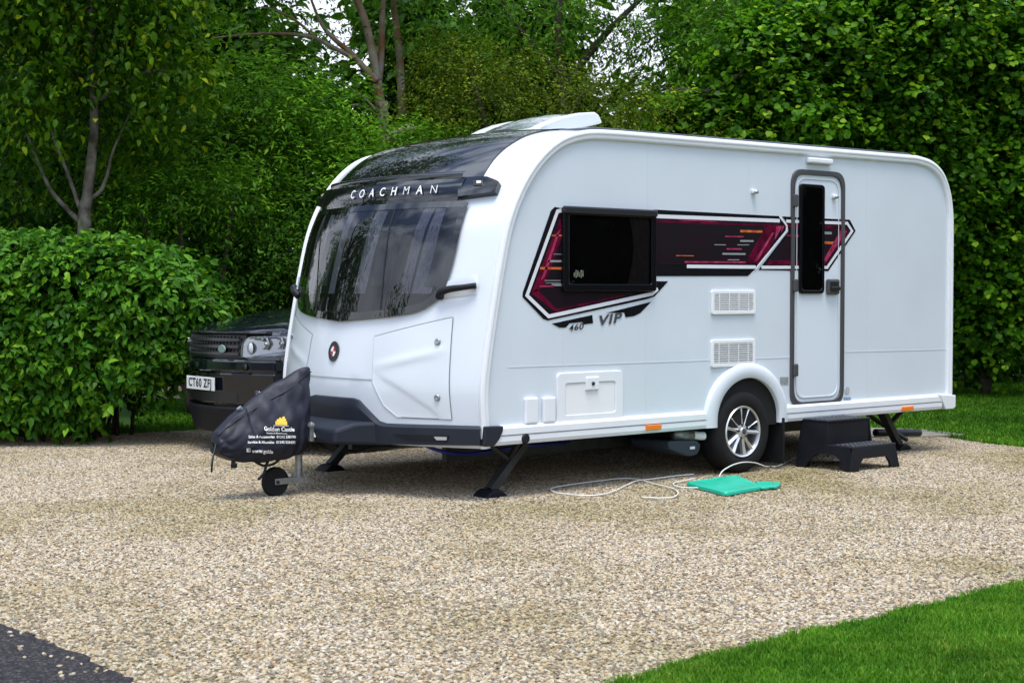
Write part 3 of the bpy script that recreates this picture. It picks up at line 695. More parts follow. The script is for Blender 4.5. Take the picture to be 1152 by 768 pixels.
# wings at the ends of the band
wg = [uT(p) for p in ((519, 204.8), (551, 203.6), (564.3, 208.5), (560, 220), (519, 225.5))]
print('wing', wg)
for mir in (0, 1):
    Q = [(1-a, b) if mir else (a, b) for a, b in wg]
    mb = MB(); patch(mb, [Q[0], Q[4]], [Q[1], ((Q[1][0]+Q[2][0])/2, (Q[1][1]+Q[2][1])/2), Q[2], Q[3]], .05, 12, 8, rim=-.02); wo = mb.build('header_wing', BLKG, hb, smooth=True, auto=50)
    Q = [uT(p) for p in ((536, 208.3), (546, 208), (546, 213.5), (536.5, 214))]; Q = [(1-a, b) if mir else (a, b) for a, b in Q]
    mb = MB(); patch(mb, [Q[0], Q[3]], [Q[1], Q[2]], .055, 4, 4, rim=.05); mk = mb.build('marker_lamp', TXTK, wo)
    Q = [uT(p) for p in ((540, 209), (545, 209), (545, 211.5), (540, 212))]; Q = [(1-a, b) if mir else (a, b) for a, b in Q]
    mb = MB(); patch(mb, [Q[0], Q[3]], [Q[1], Q[2]], .058, 4, 4, rim=.055); mb.build('lamp_lens', mat('lens_pale', (.7, .68, .6), .2), mk)
# name letters on the band: laid along the shell
c0, c1 = uT((401, 229)), uT((491, 222.5))
s = 'COACHMAN'; ftm = (th-tl)*.42+tl
mb = MB()
for i, ch in enumerate(s):
    V, Fc = text_mesh(ch, .085, bold=(-.0012 if ch in 'MN' else .0008)); q = i/(len(s)-1); u0 = c0[0]+(c1[0]-c0[0])*q; t0_ = c0[1]+(c1[1]-c0[1])*q
    def onband(v):
        q_ = .45+v[1]/((th-tl)*TL); u_ = u0-v[0]/W+v[1]*.22/W
        return F(u_, tl+(th-tl)*q_, .032+.035*math.sin(min(1, q_*1.3)*PI*.5))
    mb.add([onband(v) for v in V], Fc)
mb.build('lettering', TXTW, hb, fix=False)

# ---- front: gas lockers, badge, handles
def locker(px, mir):
    Q = [uT(p) for p in px]
    if mir: Q = [(1-a, b) for a, b in Q]
    tl_, tr_, br_, bm_, bl2, bl = Q
    L = [tl_, bl, bl2, bm_]; R = [tr_, br_]
    def o(a, b): return .006+.007*math.exp(-((b-.32)/.05)**2)*(a*(1-a)*4)**.7 - .006*(1/(1+math.exp(-(b-.62-(a-.35)*.8)*60)))*(1/(1+math.exp((b-1.02)*30)))*(1 if a > .02 else 0)*math.exp(-((a-.45)/.42)**4)
    mb = MB(); patch(mb, L, R, o, 44, 44, rim=-.004); lk = mb.build('gas_locker_door', WHITE, van, smooth=True, auto=50)
    mb = MB(); fr_ribbon(mb, [tr_, br_], .012, .004, 12); fr_ribbon(mb, [tl_, tr_], .012, .004, 12); fr_ribbon(mb, [br_, bm_, bl2, bl, tl_], .007, .004, 6)
    mb.build('door_gap', GAP, lk)
    for p in ((493, 384.5), (492.5, 447)):
        u, t = uT(p); u = 1-u if mir else u; c = F(u, t, .010); nn = (F(u, t, .02)-F(u, t, 0)).normalized()
        mb = MB(); mb.lathe([(0, .007), (.010, .007), (.016, .009), (.022, .004), (.023, 0)], c, nn, 18); mb.build('lock', GALV, lk, smooth=True, auto=40)
lp = ((421.5, 379), (509.5, 357.2), (508.3, 471.5), (447.5, 469), (432, 456), (419.5, 430))
locker(lp, 0); locker(lp, 1)
mb = MB(); p, q = uT((418.5, 427.3)), uT((357, 422.5)); fr_ribbon(mb, [p, ((p[0]+.5)/2, p[1]), (.5, p[1]), (1-p[0], p[1])], .009, .003, 8)
mb.build('front_seam', mat('seam_grey', (.35, .36, .37), .6), van)
bu, bt = uT((376.2, 395.2)); c = F(bu, bt, .002); nn = (F(bu, bt, .02)-F(bu, bt, 0)).normalized()
ex = Vector((0, 0, 1)).cross(nn).normalized(); ey = nn.cross(ex)
def disc(mb, r0, r1, h, a0=0, a1=2*PI, n=32):
    vs = [c+nn*h+(ex*math.cos(a0+(a1-a0)*i/n)*r*.82+ey*math.sin(a0+(a1-a0)*i/n)*r) for r in (r0, r1) for i in range(n+1)]
    mb.add(vs, [(i, i+1, n+1+i+1, n+1+i) for i in range(n)])
R_ = .073
mb = MB(); mb.lathe([(R_*.9, .0), (R_*.9, .006)], c, nn, 32); disc(mb, 0, R_, .006); bd = mb.build('badge', mat('badge_black', (.015, .02, .022), .15, coat=1), van)
mb = MB(); disc(mb, R_*.93, R_, .008); disc(mb, R_*.50, R_*.54, .008); mb.build('badge_ring', GREYF, bd)
mb = MB(); disc(mb, 0, R_*.5, .0085, 0, PI/2, 8); disc(mb, 0, R_*.5, .0085, PI, 1.5*PI, 8); mb.build('badge_red', mat('badge_red', (.35, .01, .03), .2), bd)
mb = MB(); disc(mb, 0, R_*.5, .0085, PI/2, PI, 8); disc(mb, 0, R_*.5, .0085, 1.5*PI, 2*PI, 8); mb.build('badge_white', TXTW, bd)
# grab handles
for mir in (0, 1):
    hp = [uT(p) for p in ((495.5, 334), (500, 330), (509, 327), (524, 324.8), (537.5, 322))]
    if mir: hp = [(1-a, b) for a, b in hp]
    mb = MB(); offs = [.012, .045, .05, .05, .03]
    mb.tube([F(p[0], p[1], o) for p, o in zip(hp, offs)], [.030, .028, .024, .020, .020], 10, smooth=5); mb.build('grab_handle', BLKP, van, smooth=True)
    rc = [uT(p) for p in ((500, 318), (537, 308.5), (539.5, 318), (537, 331), (498, 336))]
    if mir: rc = [(1-a, b) for a, b in rc]
    mb = MB(); patch(mb, [rc[0], rc[4]], [rc[1], rc[2], rc[3]], lambda a, b: .003+.016*math.cos(b*PI/2)*(a*(1-a)*4)**.5, 16, 12); mb.build('handle_surround', WHITE, van, smooth=True)
# faint styling creases running down the wings
# ---- raised rooflight behind the black panel
xa = .60
def rl(px, py, Y): return Vector(spY(px, py, Y))
rlight = empty('rooflight', (1.0, W/2, 2.6)); rlight.parent = van; rlight.matrix_parent_inverse = parent_inv(van)
yn, yf = .55, 1.75
A = [sp(538, 153.5, 1.2), sp(541, 149.5, 1.2)]
def side_frame(y):
    # profile of the tilted rooflight at lateral y: front low, rear high
    return [(.93, 2.555), (.955, 2.60), (1.06, 2.64), (1.20, 2.672), (1.42, 2.702), (1.60, 2.712), (1.66, 2.66), (1.58, 2.62), (1.30, 2.60), (1.05, 2.565)]
Pn = [sp(x, y, .78) for x, y in ((598, 152), (604, 143.5), (617, 137), (632, 131.3), (652, 127), (670, 126), (674, 129), (678.5, 138.5), (660, 143), (640, 149))]
mb = MB(); mb.prism(Pn, lambda x, z: (x, .78, z), lambda x, z: (x, .88, z)); mb.build('rooflight_cheek', WHITE, rlight, bevel=.015)
# mirrored cheek
mb = MB(); mb.prism(Pn, lambda x, z: (x, W-.88, z), lambda x, z: (x, W-.78, z)); mb.build('rooflight_cheek', WHITE, rlight, bevel=.015)
f0 = Vector(spY(539, 153, 1.5)); f1 = Vector(spY(578, 160, .5))
def topz(x): return float(np.interp(x, [p[0] for p in Pn[:6]], [p[1] for p in Pn[:6]]))
xs0, xs1 = Pn[0][0], Pn[5][0]
mb = MB(); mb.grid(lambda a, b: (xs0+.05+(xs1-xs0-.05)*b, .88+(W-1.76)*a, topz(xs0+.05+(xs1-xs0-.05)*b)-.012+.03*math.sin(a*PI)), 12, 16)
mb.build('rooflight_glass', mat('smoked_acrylic', (.10, .12, .12), .12, coat=1.0), rlight, smooth=True)
mb = MB(); mb.prism([(xs0-.02, topz(xs0)-.02), (xs0+.07, topz(xs0)-.02), (xs0+.08, topz(xs0)+.065), (xs0+.01, topz(xs0)+.05)], lambda x, z: (x, .80, z), lambda x, z: (x, W-.80, z)); mb.build('rooflight_front', WHITE, rlight, bevel=.01)
mb = MB(); mb.prism([(xs0, 2.50), (xs1, 2.50), (xs1, 2.62), (xs0+.1, 2.55)], lambda x, z: (x, .84, z), lambda x, z: (x, W-.84, z)); mb.build('rooflight_base', BLKP, rlight)

# jockey wheel (part of the caravan)
jc = Vector(spY(309.5, 543.5, W/2-.03)); JR = jc.z*1.0+.012; jc = jc+Vector((0, 0, .012))
jw = empty('jockey_wheel', tuple(jc)); jw.parent = van; jw.matrix_parent_inverse = parent_inv(van)
mb = MB(); mb.lathe([(0, -.022), (.04, -.026), (JR-.03, -.022), (JR-.008, -.024), (JR, -.012), (JR, .012), (JR-.008, .024), (JR-.03, .022), (.04, .026), (0, .022)], tuple(jc), (0, 1, 0), 36); mb.build('tyre', RUB, jw, smooth=True, auto=50)
st = Vector(spY(336, 545, W/2-.03)); top = Vector(spY(336.5, 498, W/2-.03))
for s in (-1, 1):
    mb = MB(); mb.box(((jc.x+st.x)/2+.005, jc.y+s*.032, jc.z+.002), (abs(st.x-jc.x)+.05, .006, .042)); mb.build('fork_arm', GALV, jw, bevel=.004)
mb = MB(); mb.tube([(st.x, jc.y, jc.z-.02), (st.x, jc.y, .62)], .026, 14); mb.build('stem', GALV, jw, smooth=True, auto=50)
mb = MB(); mb.tube([(jc.x, jc.y-.042, jc.z), (jc.x, jc.y+.042, jc.z)], .012, 10); mb.build('axle_bolt', STEEL, jw)

# ================================================================== HITCH COVER
cov = empty('hitch_cover', (-.95, W/2, 0))
tag(cov, 'navy black fabric hitch cover with white and yellow print draped over the caravan drawbar', 'cover')
top_line = [(-1.30, .395), (-1.285, .46), (-1.22, .515), (-1.10, .60), (-.99, .675), (-.90, .735), (-.79, .785), (-.68, .835), (-.585, .880), (-.545, .885), (-.530, .865)]
bot_line = [(-1.295, .37), (-1.28, .325), (-1.22, .285), (-1.12, .258), (-1.02, .25), (-.92, .25), (-.80, .262), (-.70, .28), (-.645, .30), (-.61, .33), (-.59, .37)]
def cover_ring(k, a):
    """k 0..1 along, a 0..1 around"""
    t = seglerp(top_line, k); b = seglerp(bot_line, k)
    hw = float(np.interp(k, [0, .05, .15, .4, .7, .88, .96, 1], [.004, .07, .10, .15, .175, .14, .07, .01]))
    ang = 2*PI*a; z01 = .5+.5*math.cos(ang); x = b[0]+(t[0]-b[0])*z01; z = b[1]+(t[1]-b[1])*z01
    wide = math.sin(ang); wz = 1-.45*max(0, math.cos(ang))**1.0 if True else 1
    sh = math.copysign(abs(wide)**.62, wide)
    sag = float(np.interp(z01, [0, .2, .5, .8, 1], [.72, 1.0, .92, .50, .10])) if k > .35 else float(np.interp(z01, [0, .3, .6, 1], [.75, 1, .85, .35]))
    y = math.copysign(hw*sag, wide) if abs(wide) > 1e-6 else 0
    w = .009*math.sin(k*19+ang*2)+.007*math.sin(k*33-ang*3+z01*9)+.015*abs(math.sin(z01*5+k*8))*(.3+k)+.005*abs(math.sin(z01*13-k*17))-.02*math.exp(-((k-.80-.12*z01)/.05)**2)
    y += math.copysign(w, wide)*min(1, abs(wide)*2)
    return (x, W/2+y, z+.004*math.sin(k*31+ang))
mb = MB(); mb.grid(lambda a, b: cover_ring(b, a), 64, 70); 
cb = mb.build('cover_cloth', CLOTHB, cov, smooth=True)
sd = cb.modifiers.new('s', 'SUBSURF'); sd.levels = 1; sd.render_levels = 1
bvh = BVHTree.FromPolygons([Vector(v) for v in mb.v], mb.f)
def on_cover(px, py, off=.006):
    hit = bvh.ray_cast(Vector(CAM), Vector(ray(px, py)).normalized())
    if hit[0] is None: return Vector(spY(px, py, W/2-.2))
    n = hit[1]; d = Vector(ray(px, py))
    if n.dot(d) > 0: n = -n
    return hit[0]+n*off
def cover_text(s, px, py, size_px, m, slope, shear=0.0, bold=.0, align='LEFT'):
    V, Fc = text_mesh(s, 1.0, bold=bold, shear=shear, align=align); 
    o = Vector(spY(px, py, W/2-.2)); 
    mb = MB(); mb.add([on_cover(px+v[0]*size_px*.92, py-v[1]*size_px+v[0]*size_px*slope) for v in V], Fc)
    return mb.build('print', m, cov, fix=False)
cover_text('Golden Castle', 296.5, 482.3, 6.4, TXTW, .02, bold=.03)
cover_text('Caravans & Motorhomes', 299, 486.8, 2.5, TXTW, .02, bold=.02)
cover_text('Sales & Accessories  01242 238190', 279.5, 491.3, 4.0, TXTW, .0, bold=.03)
cover_text('Service & Aftersales  01242 238400', 278.5, 497.3, 4.0, TXTW, .0, bold=.03)
cover_text('f', 279.7, 506, 4.2, TXTK, 0, bold=.04)
cover_text('www.golde', 283.5, 506.8, 5.6, TXTW, .04, bold=.03)
mb = MB(); P = [(277.3, 503.8), (281.6, 503.8), (281.6, 508), (277.3, 508)]; mb.add([on_cover(*p, .004) for p in P], [(0, 1, 2, 3)]); mb.build('print_icon', TXTW, cov, fix=False)
castle = [(309.5, 477.8), (309.5, 473.5), (311, 473.5), (311, 471.5), (313.5, 471.5), (313.5, 469.8), (316, 469.8), (316, 471), (317.5, 471), (317.5, 468.8), (320, 468.8), (320, 471.2), (321.5, 471.2), (321.5, 473.5), (322.8, 474.5), (322.8, 478)]
mb = MB(); mb.add([on_cover(*p) for p in castle], [tuple(range(len(castle)))]); mb.build('print_castle', YEL, cov, fix=False)
mb = MB(); P = [(307.5, 478.3), (324.5, 478.5), (324.5, 479.1), (307.5, 478.9)]; mb.add([on_cover(*p) for p in P], [(0, 1, 2, 3)]); mb.build('print_line', TXTW, cov, fix=False)
mb = MB(); mb.tube([on_cover(243, 503, 0)+Vector((0, 0, .02)), Vector(spY(239, 518, W/2-.1)), Vector(spY(238, 531, W/2-.1))], .007, 6, smooth=4); mb.build('strap', BLKP, cov)
mb = MB(); p = Vector(spY(262.5, 521, W/2-.13)); mb.box(tuple(p), (.03, .012, .06)); mb.box(tuple(p+Vector((0, -.008, -.015))), (.045, .012, .03)); mb.build('strap_buckle', BLKP, cov, bevel=.003)
mb = MB(); mb.tube([spY(287, 519, W/2-.1), spY(297, 523.5, W/2-.1), spY(309, 521, W/2-.1), spY(318, 512, W/2-.1)], .009, 7, smooth=5)
mb.tube([spY(305, 512, W/2-.1), spY(300, 522, W/2-.1), spY(297, 532, W/2-.1), spY(290.5, 539, W/2-.1)], .010, 7, smooth=5)
mb.build('drawstring', BLKP, cov, smooth=True)
# piping seam along the cover
mb = MB(); mb.tube([on_cover(x, y, .003) for x, y in ((246, 490), (254, 482), (270, 470), (288, 459), (305, 449), (322, 440), (337, 429), (350, 418))], .004, 6, smooth=4); mb.build('cover_seam', CLOTHB, cov, smooth=True)

# ================================================================== STEP STOOL
def stool():
    st = empty('step_stool', (3.58, -.28, 0)); tag(st, 'black plastic two-tread step stool standing on gravel below the caravan door', 'step stool')
    x0, x1 = 3.325, 3.86
    yb, ym, yf = -.02, -.27, -.52
    zt, zl = .385, .195
    def leg_side(x, s, name):
        # side cheek profile in (y,z) with an arch cut out
        arch = [(-.46, .0), (-.455, .035), (-.42, .09), (-.36, .125), (-.28, .135), (-.20, .125), (-.14, .09), (-.10, .035), (-.09, .0)]
        P = [(yb+.03, 0), (yb+.012, zt-.02), (yb, zt), (ym, zt), (ym-.008, zl), (yf+.02, zl), (yf-.012, 0)]+arch
        mb = MB(); mb.prism(P, lambda y, z: (x+s*.05*(1-z/zt)*-1, y, z), lambda y, z: (x+s*.05*(1-z/zt)*-1+s*.018, y, z)); return mb.build(name, BLKP, st)
    leg_side(x0, 1, 'side_panel'); leg_side(x1, -1, 'side_panel')
    mb = MB(); mb.box(((x0+x1)/2, (yb+ym)/2, zt-.006), (x1-x0+.012, yb-ym+.014, .02)); u = mb.build('upper_tread', BLKP, st, bevel=.008)
    mb = MB(); mb.box(((x0+x1)/2, (yf+ym)/2, zl-.006), (x1-x0+.03, ym-yf+.0, .02)); l = mb.build('lower_tread', BLKP, st, bevel=.008)
    for (par, y0, z, n) in ((u, (yb+ym)/2, zt+.005, 6), (l, (yf+ym)/2-.005, zl+.005, 6)):
        mb = MB()
        for i in range(9):
            for j in range(4): mb.lathe([(0, .003), (.016, .003), (.018, .0)], (x0+.06+i*.052, y0-.075+j*.05, z-.001), (0, 0, 1), 12)
        mb.build('tread_studs', mat('stud_grey', (.03, .034, .045), .45), par)
    mb = MB(); mb.prism([(x0+.005, zl), (x1-.005, zl), (x1, zt-.01), (x0, zt-.01)], lambda x, z: (x, ym+.001, z), lambda x, z: (x, ym+.012, z)); mb.build('riser', BLKP, st)
    P = [(x0-.05, 0), (x0+.06, 0), (x0+.075, .05), (x0+.12, .10), (x1-.12, .10), (x1-.075, .05), (x1-.06, 0), (x1+.05, 0), (x1+.005, zl-.01), (x0-.005, zl-.01)]
    mb = MB(); mb.prism(P, lambda x, z: (x, yf-.012*(1-z/zl)+.001, z), lambda x, z: (x, yf+.014, z)); mb.build('front_panel', BLKP, st, bevel=.004)
    mb = MB(); mb.prism([(x, z) for x, z in P], lambda x, z: (x, yb-.03, z*1.9), lambda x, z: (x, yb-.018, z*1.9)); mb.build('back_panel', BLKP, st)
stool()

# ================================================================== TEAL PLATE and CABLE
def teal():
    t = empty('plastic_board', tuple(gp(818, 547))); tag(t, 'flat teal green plastic board with a wavy lobed handle lying on the gravel', 'board')
    a, b, c, d = [Vector(gp(*p, .02)) for p in ((770, 544.5), (816, 556.5), (858, 549), (829, 536))]
    def mp(u, v, z): 
        p = a.lerp(b, u).lerp(d.lerp(c, u), v); return (p.x, p.y, z)
    O = roundpoly([(0, 0), (1, 0), (1, 1), (0, 1)], .10, 5)
    mb = MB(); n = len(O)
    R = []
    for k, (s, z) in enumerate(((1.0, .012), (1.0, .028), (.985, .036), (.93, .040), (.90, .036), (.5, .038), (.02, .04))):
        R.append([mp(.5+(u-.5)*s, .5+(v-.5)*s, z) for u, v in O])
    mb.add([p for r in R for p in r]+[mp(.5, .5, .04)], [(k*n+i, k*n+(i+1) % n, (k+1)*n+(i+1) % n, (k+1)*n+i) for k in range(6) for i in range(n)])
    mb.build('panel', TEAL, t, smooth=True, auto=35)
    P = [(855, 549.5), (862, 549.8), (868, 548.5), (873, 548.8), (877, 546.8), (878.3, 544.2), (874, 543.2), (870, 544.2), (864, 542.8), (856, 543.5), (850, 543)]
    Q = [tuple(gp(*p, .02)[:2]) for p in P]
    mb = MB(); mb.prism(Q, lambda x, y: (x, y, .012), lambda x, y: (x, y, .034)); mb.build('handle', TEAL, t, bevel=.008)
teal()
cab = MB()
def cable_run(px, zs=.018, lifts=None):
    pts = []
    for i, p in enumerate(px):
        z = .020 if lifts is None else .020+lifts[i]
        pts.append(gp(*p) + np.array([0, 0, 0.02]) if lifts is None or lifts[i] == 0 else None)
        if pts[-1] is None:
            # lifted point: keep it on the ground line between its neighbours, raised
            pts[-1] = gp(p[0], p[1]+lifts[i]*145)+np.array([0, 0, .02+lifts[i]])
    cab.tube(pts, .0047, 6, smooth=7)
def z6(L): return [(580+x/3.84, 370+y/3.84) for x, y in L]
cable_run(z6([(545, 738), (620, 742), (680, 738), (702, 722), (690, 705), (650, 692), (600, 680), (545, 664), (500, 657), (450, 657), (400, 662), (320, 672), (235, 684), (170, 695), (152, 705), (175, 718), (230, 726), (300, 731), (370, 727), (430, 710), (470, 690), (520, 668), (560, 662), (620, 655), (690, 645), (770, 638)]))
cable_run(z6([(800, 697), (750, 697), (705, 693), (682, 684), (690, 674), (730, 666), (775, 655)]))
arc = [(809, 536, -.36), (812, 530.5, -.33), (818, 526, -.29), (827, 521.8, -.25), (838, 519.6, -.21), (850, 520.5, -.17), (860, 524, -.12)]
cab.tube([spY(*a) for a in arc]+[gp(866, 526.5)+np.array([0, 0, .012])], .0047, 6, smooth=7)
cable_run([(866, 526.5), (873, 527.3), (882, 523.8), (890, 519.5), (897, 516.5), (905, 513)])
co = cab.build('cable', CABLEW, smooth=True); tag(co, 'thin white cable looping over the gravel beside the teal board', 'cable')

# ================================================================== SUV (car local frame: x back, y lateral, z up)
def suv():
    ox, oy = 0.30, 4.12; rz = math.radians(-2.5)
    car = empty('suv', (ox, oy, 0), rz); tag(car, 'glossy black off-road car with white front plate parked behind the caravan', 'car')
    R = Matrix.Translation((ox, oy, 0)) @ Matrix.Rotation(rz, 4, 'Z')
    T = lambda x, y, z: tuple(R @ Vector((x, y, z)))
    #            x    w    zb   zt   crown
    ST = [(0.0, .06, .42, .98, .0), (.02, .18, .40, 1.02, .0), (.06, .33, .38, 1.05, .005), (.12, .48, .36, 1.065, .01), (.20, .635, .34, 1.085, .015), (.29, .78, .32, 1.10, .02), (.36, .87, .30, 1.11, .025), (.46, .925, .28, 1.13, .03), (.9, .95, .26, 1.20, .035), (1.35, .95, .26, 1.24, .035),
          (2.2, .955, .26, 1.17, .0), (3.2, .955, .26, 1.19, 0), (4.0, .94, .28, 1.19, 0), (4.35, .90, .30, 1.15, 0), (4.48, .85, .35, 1.0, 0)]
    def ringp(x, w, zb, zt, cr):
        h = [(w*.9, zb), (w*.98, zb+.10), (w, zb+.30), (w, zt-.28), (w*.985, zt-.14), (w*.96, zt-.04), (w*.87, zt-.008), (w*.5, zt+cr*.8), (0, zt+cr)]
        full = [(-a, b) for a, b in h]+[(a, b) for a, b in reversed(h[:-1])]
        return [T(x, a, b) for a, b in full]
    mb = MB(); rg = [ringp(*s) for s in ST]; m = len(rg[0])
    mb.add([p for r in rg for p in r], [(i*m+j, i*m+j+1, (i+1)*m+j+1, (i+1)*m+j) for i in range(len(rg)-1) for j in range(m-1)])
    mb.add(rg[0], [tuple(range(m))]); mb.add(rg[-1], [tuple(range(m))])
    mb.build('body', CARP, car, smooth=True, auto=40)
    # cabin
    CT = [(1.30, .80, 1.18, 1.26), (1.55, .79, 1.14, 1.41), (1.95, .76, 1.14, 1.66), (2.3, .75, 1.14, 1.73), (3.2, .75, 1.14, 1.75), (4.05, .73, 1.14, 1.70), (4.3, .74, 1.14, 1.40), (4.42, .78, 1.12, 1.14)]
    mb = MB(); rg = []
    for (x, w, zb, zt) in CT:
        wt = w-.13*(zt-zb)/.6
        rg.append([T(x, -w-.08, zb), T(x, -wt, zt-.03), T(x, -wt+.08, zt), T(x, 0, zt+.02), T(x, wt-.08, zt), T(x, wt, zt-.03), T(x, w+.08, zb)])
    m = 7; mb.add([p for r in rg for p in r], [(i*m+j, i*m+j+1, (i+1)*m+j+1, (i+1)*m+j) for i in range(len(rg)-1) for j in range(m-1)])
    mb.build('cabin', CARP, car, smooth=True, auto=35)
    def quad(name, P, m_, th=.01, par=car):
        mb = MB(); mb.add([T(*p) for p in P], [tuple(range(len(P)))]); return mb.build(name, m_, par, fix=False)
    GL = mat('car_glass', (.02, .025, .03), .04, coat=1.0, spec=1.0)
    quad('windscreen', [(1.33, -.72, 1.20), (1.33, .72, 1.20), (1.93, .60, 1.665), (1.93, -.60, 1.665)], GL)
    for s in (-1, 1):
        for (xa, xb) in ((1.75, 2.55), (2.62, 3.35), (3.42, 4.1)):
            quad('side_window', [(xa, s*.895, 1.2), (xb, s*.895, 1.2), (xb-.05, s*.735, 1.62), (xa+(.25 if xa < 2 else 0), s*.735, 1.62)], GL)
        mb = MB(); mb.box(T(1.75, s*1.0, 1.22), (.14, .2, .16)); mb.build('door_mirror', CARB, car, bevel=.04)
        for xc in (.92, 3.58):
            mb = MB(); mb.lathe([(.40, -.02), (.43, .018), (.36, .022), (.355, -.02)], T(xc, s*.945, .38), (0, s, 0), 36); mb.build('arch_flare', CARB, car)
            wc_ = T(xc, s*.955, .365); 
            whl = empty('wheel', wc_); whl.parent = car; whl.matrix_parent_inverse = parent_inv(car)
            mb = MB(); mb.lathe([(0, .0), (.20, .0), (.24, .012), (.33, .012), (.355, -.01), (.365, -.05), (.365, -.18), (.33, -.22), (0, -.22)], wc_, (0, s, 0), 36); mb.build('tyre', RUB, whl, smooth=True, auto=40)
            mb = MB(); mb.lathe([(.235, .014), (.225, .01), (.21, -.0)], wc_, (0, s, 0), 32)
            for k in range(5):
                a = 2*PI*k/5; d = Vector((math.cos(a), 0, math.sin(a))); c_ = Vector(wc_)+Vector((0, s*.008, 0)); q = Vector((-math.sin(a), 0, math.cos(a)))
                mb.add([c_+d*.03+q*.03, c_+d*.03-q*.03, c_+d*.22-q*.03, c_+d*.22+q*.03], [(0, 1, 2, 3)])
            mb.build('rim', ALLOY, whl)
    ZU = .035
    # ---- front parts (x negative = proud of the nose)
    def fx(y, d=0.0): return -d+.13*(abs(y)/.5)**1.8
    def fbox(mb, y0, y1, z0, z1, d0, d1, n=14, lean=0.0):
        """slab that wraps the curved nose"""
        vs = []
        for i in range(n+1):
            y = y0+(y1-y0)*i/n
            for (d, z) in ((d0, z0), (d1, z0), (d1, z1), (d0, z1)): vs.append(T(fx(y, d)+lean*(z-z0), y, z+ZU))
        mb.add(vs, [(i*4+j, i*4+(j+1) % 4, (i+1)*4+(j+1) % 4, (i+1)*4+j) for i in range(n) for j in range(4)]+[(0, 1, 2, 3), (n*4, n*4+1, n*4+2, n*4+3)])
    mb = MB(); fbox(mb, -.80, .80, .68, .785, -.05, .075, 24); mb.build('bumper', CARP, car, bevel=.02, seg=3)
    mb = MB(); fbox(mb, -.78, .78, .40, .675, -.05, .045, 24, -.02); b2 = mb.build('lower_bumper', CARP, car, bevel=.02)
    mb = MB(); fbox(mb, -.80, .80, .15, .38, -.25, .01, 24, -.25); mb.build('skid_panel', BLKP, car, bevel=.02)
    mb = MB(); mb.box(T(2.2, 0, .27), (3.6, 1.5, .12)); mb.build('underbody', CARB, car)
    mb = MB(); fbox(mb, -.45, .45, .42, .50, .0, .050, 14); mb.build('air_intake', TXTK, b2)
    mb = MB(); fbox(mb, -.50, .50, .79, 1.005, -.04, .035, 16, .12); gr = mb.build('grille', CARB, car, bevel=.01)
    mb = MB()
    for z in (.835, .895, .955): fbox(mb, -.46, .46, z-.012, z+.012, .02, .055, 16, .1)
    mb.build('grille_bars', mat('grille_gloss', (.03, .03, .035), .25), gr)
    mb = MB()
    for z in (.865, .925, .975):
        for k in range(22):
            y = -.43+k*.041; mb.box(T(fx(y, .040)+.1*(z-.8), y, z+ZU), (.006, .013, .022))
    mb.build('grille_mesh', mat('mesh_grey', (.09, .09, .10), .35), gr)
    c = Vector(T(fx(-.30, .068)+.008, -.30, .91)); mb = MB(); mb.lathe([(0, .008), (.9, .007), (1, 0)], (0, 0, 0), (0, 0, 1), 24)
    mb.v = [tuple(c+Vector((-v[2], v[0]*.062, v[1]*.036))) for v in mb.v]; bdg = mb.build('badge', mat('badge_green', (.20, .30, .27), .3), gr, smooth=True, auto=40)
    # bonnet lip and lettering
    mb = MB(); fbox(mb, -.70, .70, 1.005, 1.028, -.10, .045, 20, .2); mb.build('bonnet_edge', CARP, car, bevel=.01)
    V, Fc = text_mesh('LAND ROVER', .055, bold=.003, space=1.35); mb = MB(); mb.add([T(fx(-v[0]+.06, .046)+.2*.012, -v[0]+.06, 1.052+v[1]*.35) for v in V], Fc); mb.build('bonnet_letters', GREYF, car, fix=False)
    mb = MB(); mb.box(T(.8, .0, 1.152), (.9, .55, .012)); 
    # headlights
    for s in (-1, 1):
        def hp(y, z, d): return T(fx(y, d)+(.10*(z-.8)), y, z+ZU)
        O = [(s*.50, .80), (s*.80, .815), (s*.905, .86), (s*.90, .97), (s*.80, .992), (s*.545, .985), (s*.50, .93)]
        O = roundpoly(O, .04, 4)
        mb = MB(); mb.prism(O, lambda y, z: hp(y, z, .0), lambda y, z: hp(y, z, .048)); hl = mb.build('headlight', LENSG, car)
        mb = MB(); mb.prism([(.5*s*1.32+(a-.5*s*1.32)*.93, .893+(b-.893)*.9) for a, b in O], lambda y, z: hp(y, z, .046), lambda y, z: hp(y, z, .052)); mb.build('reflector_bowl', mat('bowl_dark', (.40, .42, .45), .15, metal=.8), hl)
        for (yy, rr, zz, nm, mm) in ((.565, .056, .885, 'side_lamp', mat('lamp_frost', (.60, .63, .68), .3)), (.70, .052, .925, 'lamp_bowl', REFL), (.815, .052, .93, 'lamp_bowl', REFL)):
            cc = Vector(hp(s*yy, zz, .053)); fd = Vector(T(-1, 0, 0))-Vector(T(0, 0, 0)); mb = MB()
            if nm == 'side_lamp': mb.lathe([(0, .016), (rr*.6, .012), (rr, 0)], tuple(cc), fd, 24)
            else: mb.lathe([(rr*.2, -.008), (rr*.5, .0), (rr*.9, .012), (rr*1.08, .016), (rr*1.12, .0)], tuple(cc), fd, 6); mb.lathe([(0, .012), (rr*.3, .008), (rr*.4, .0)], tuple(cc), fd, 12)
            mb.build(nm, mm, hl, smooth=nm == 'side_lamp')
        mb = MB(); mb.prism([(.5*s*1.32+(a-.5*s*1.32)*.90, .915) if False else (.5*s*1.32+(a-.5*s*1.32)*.99, .893+(b-.893)*.98) for a, b in O], lambda y, z: hp(y, z, .052), lambda y, z: hp(y, z, .074)); mb.build('lens', LENSC, hl, bevel=.006)
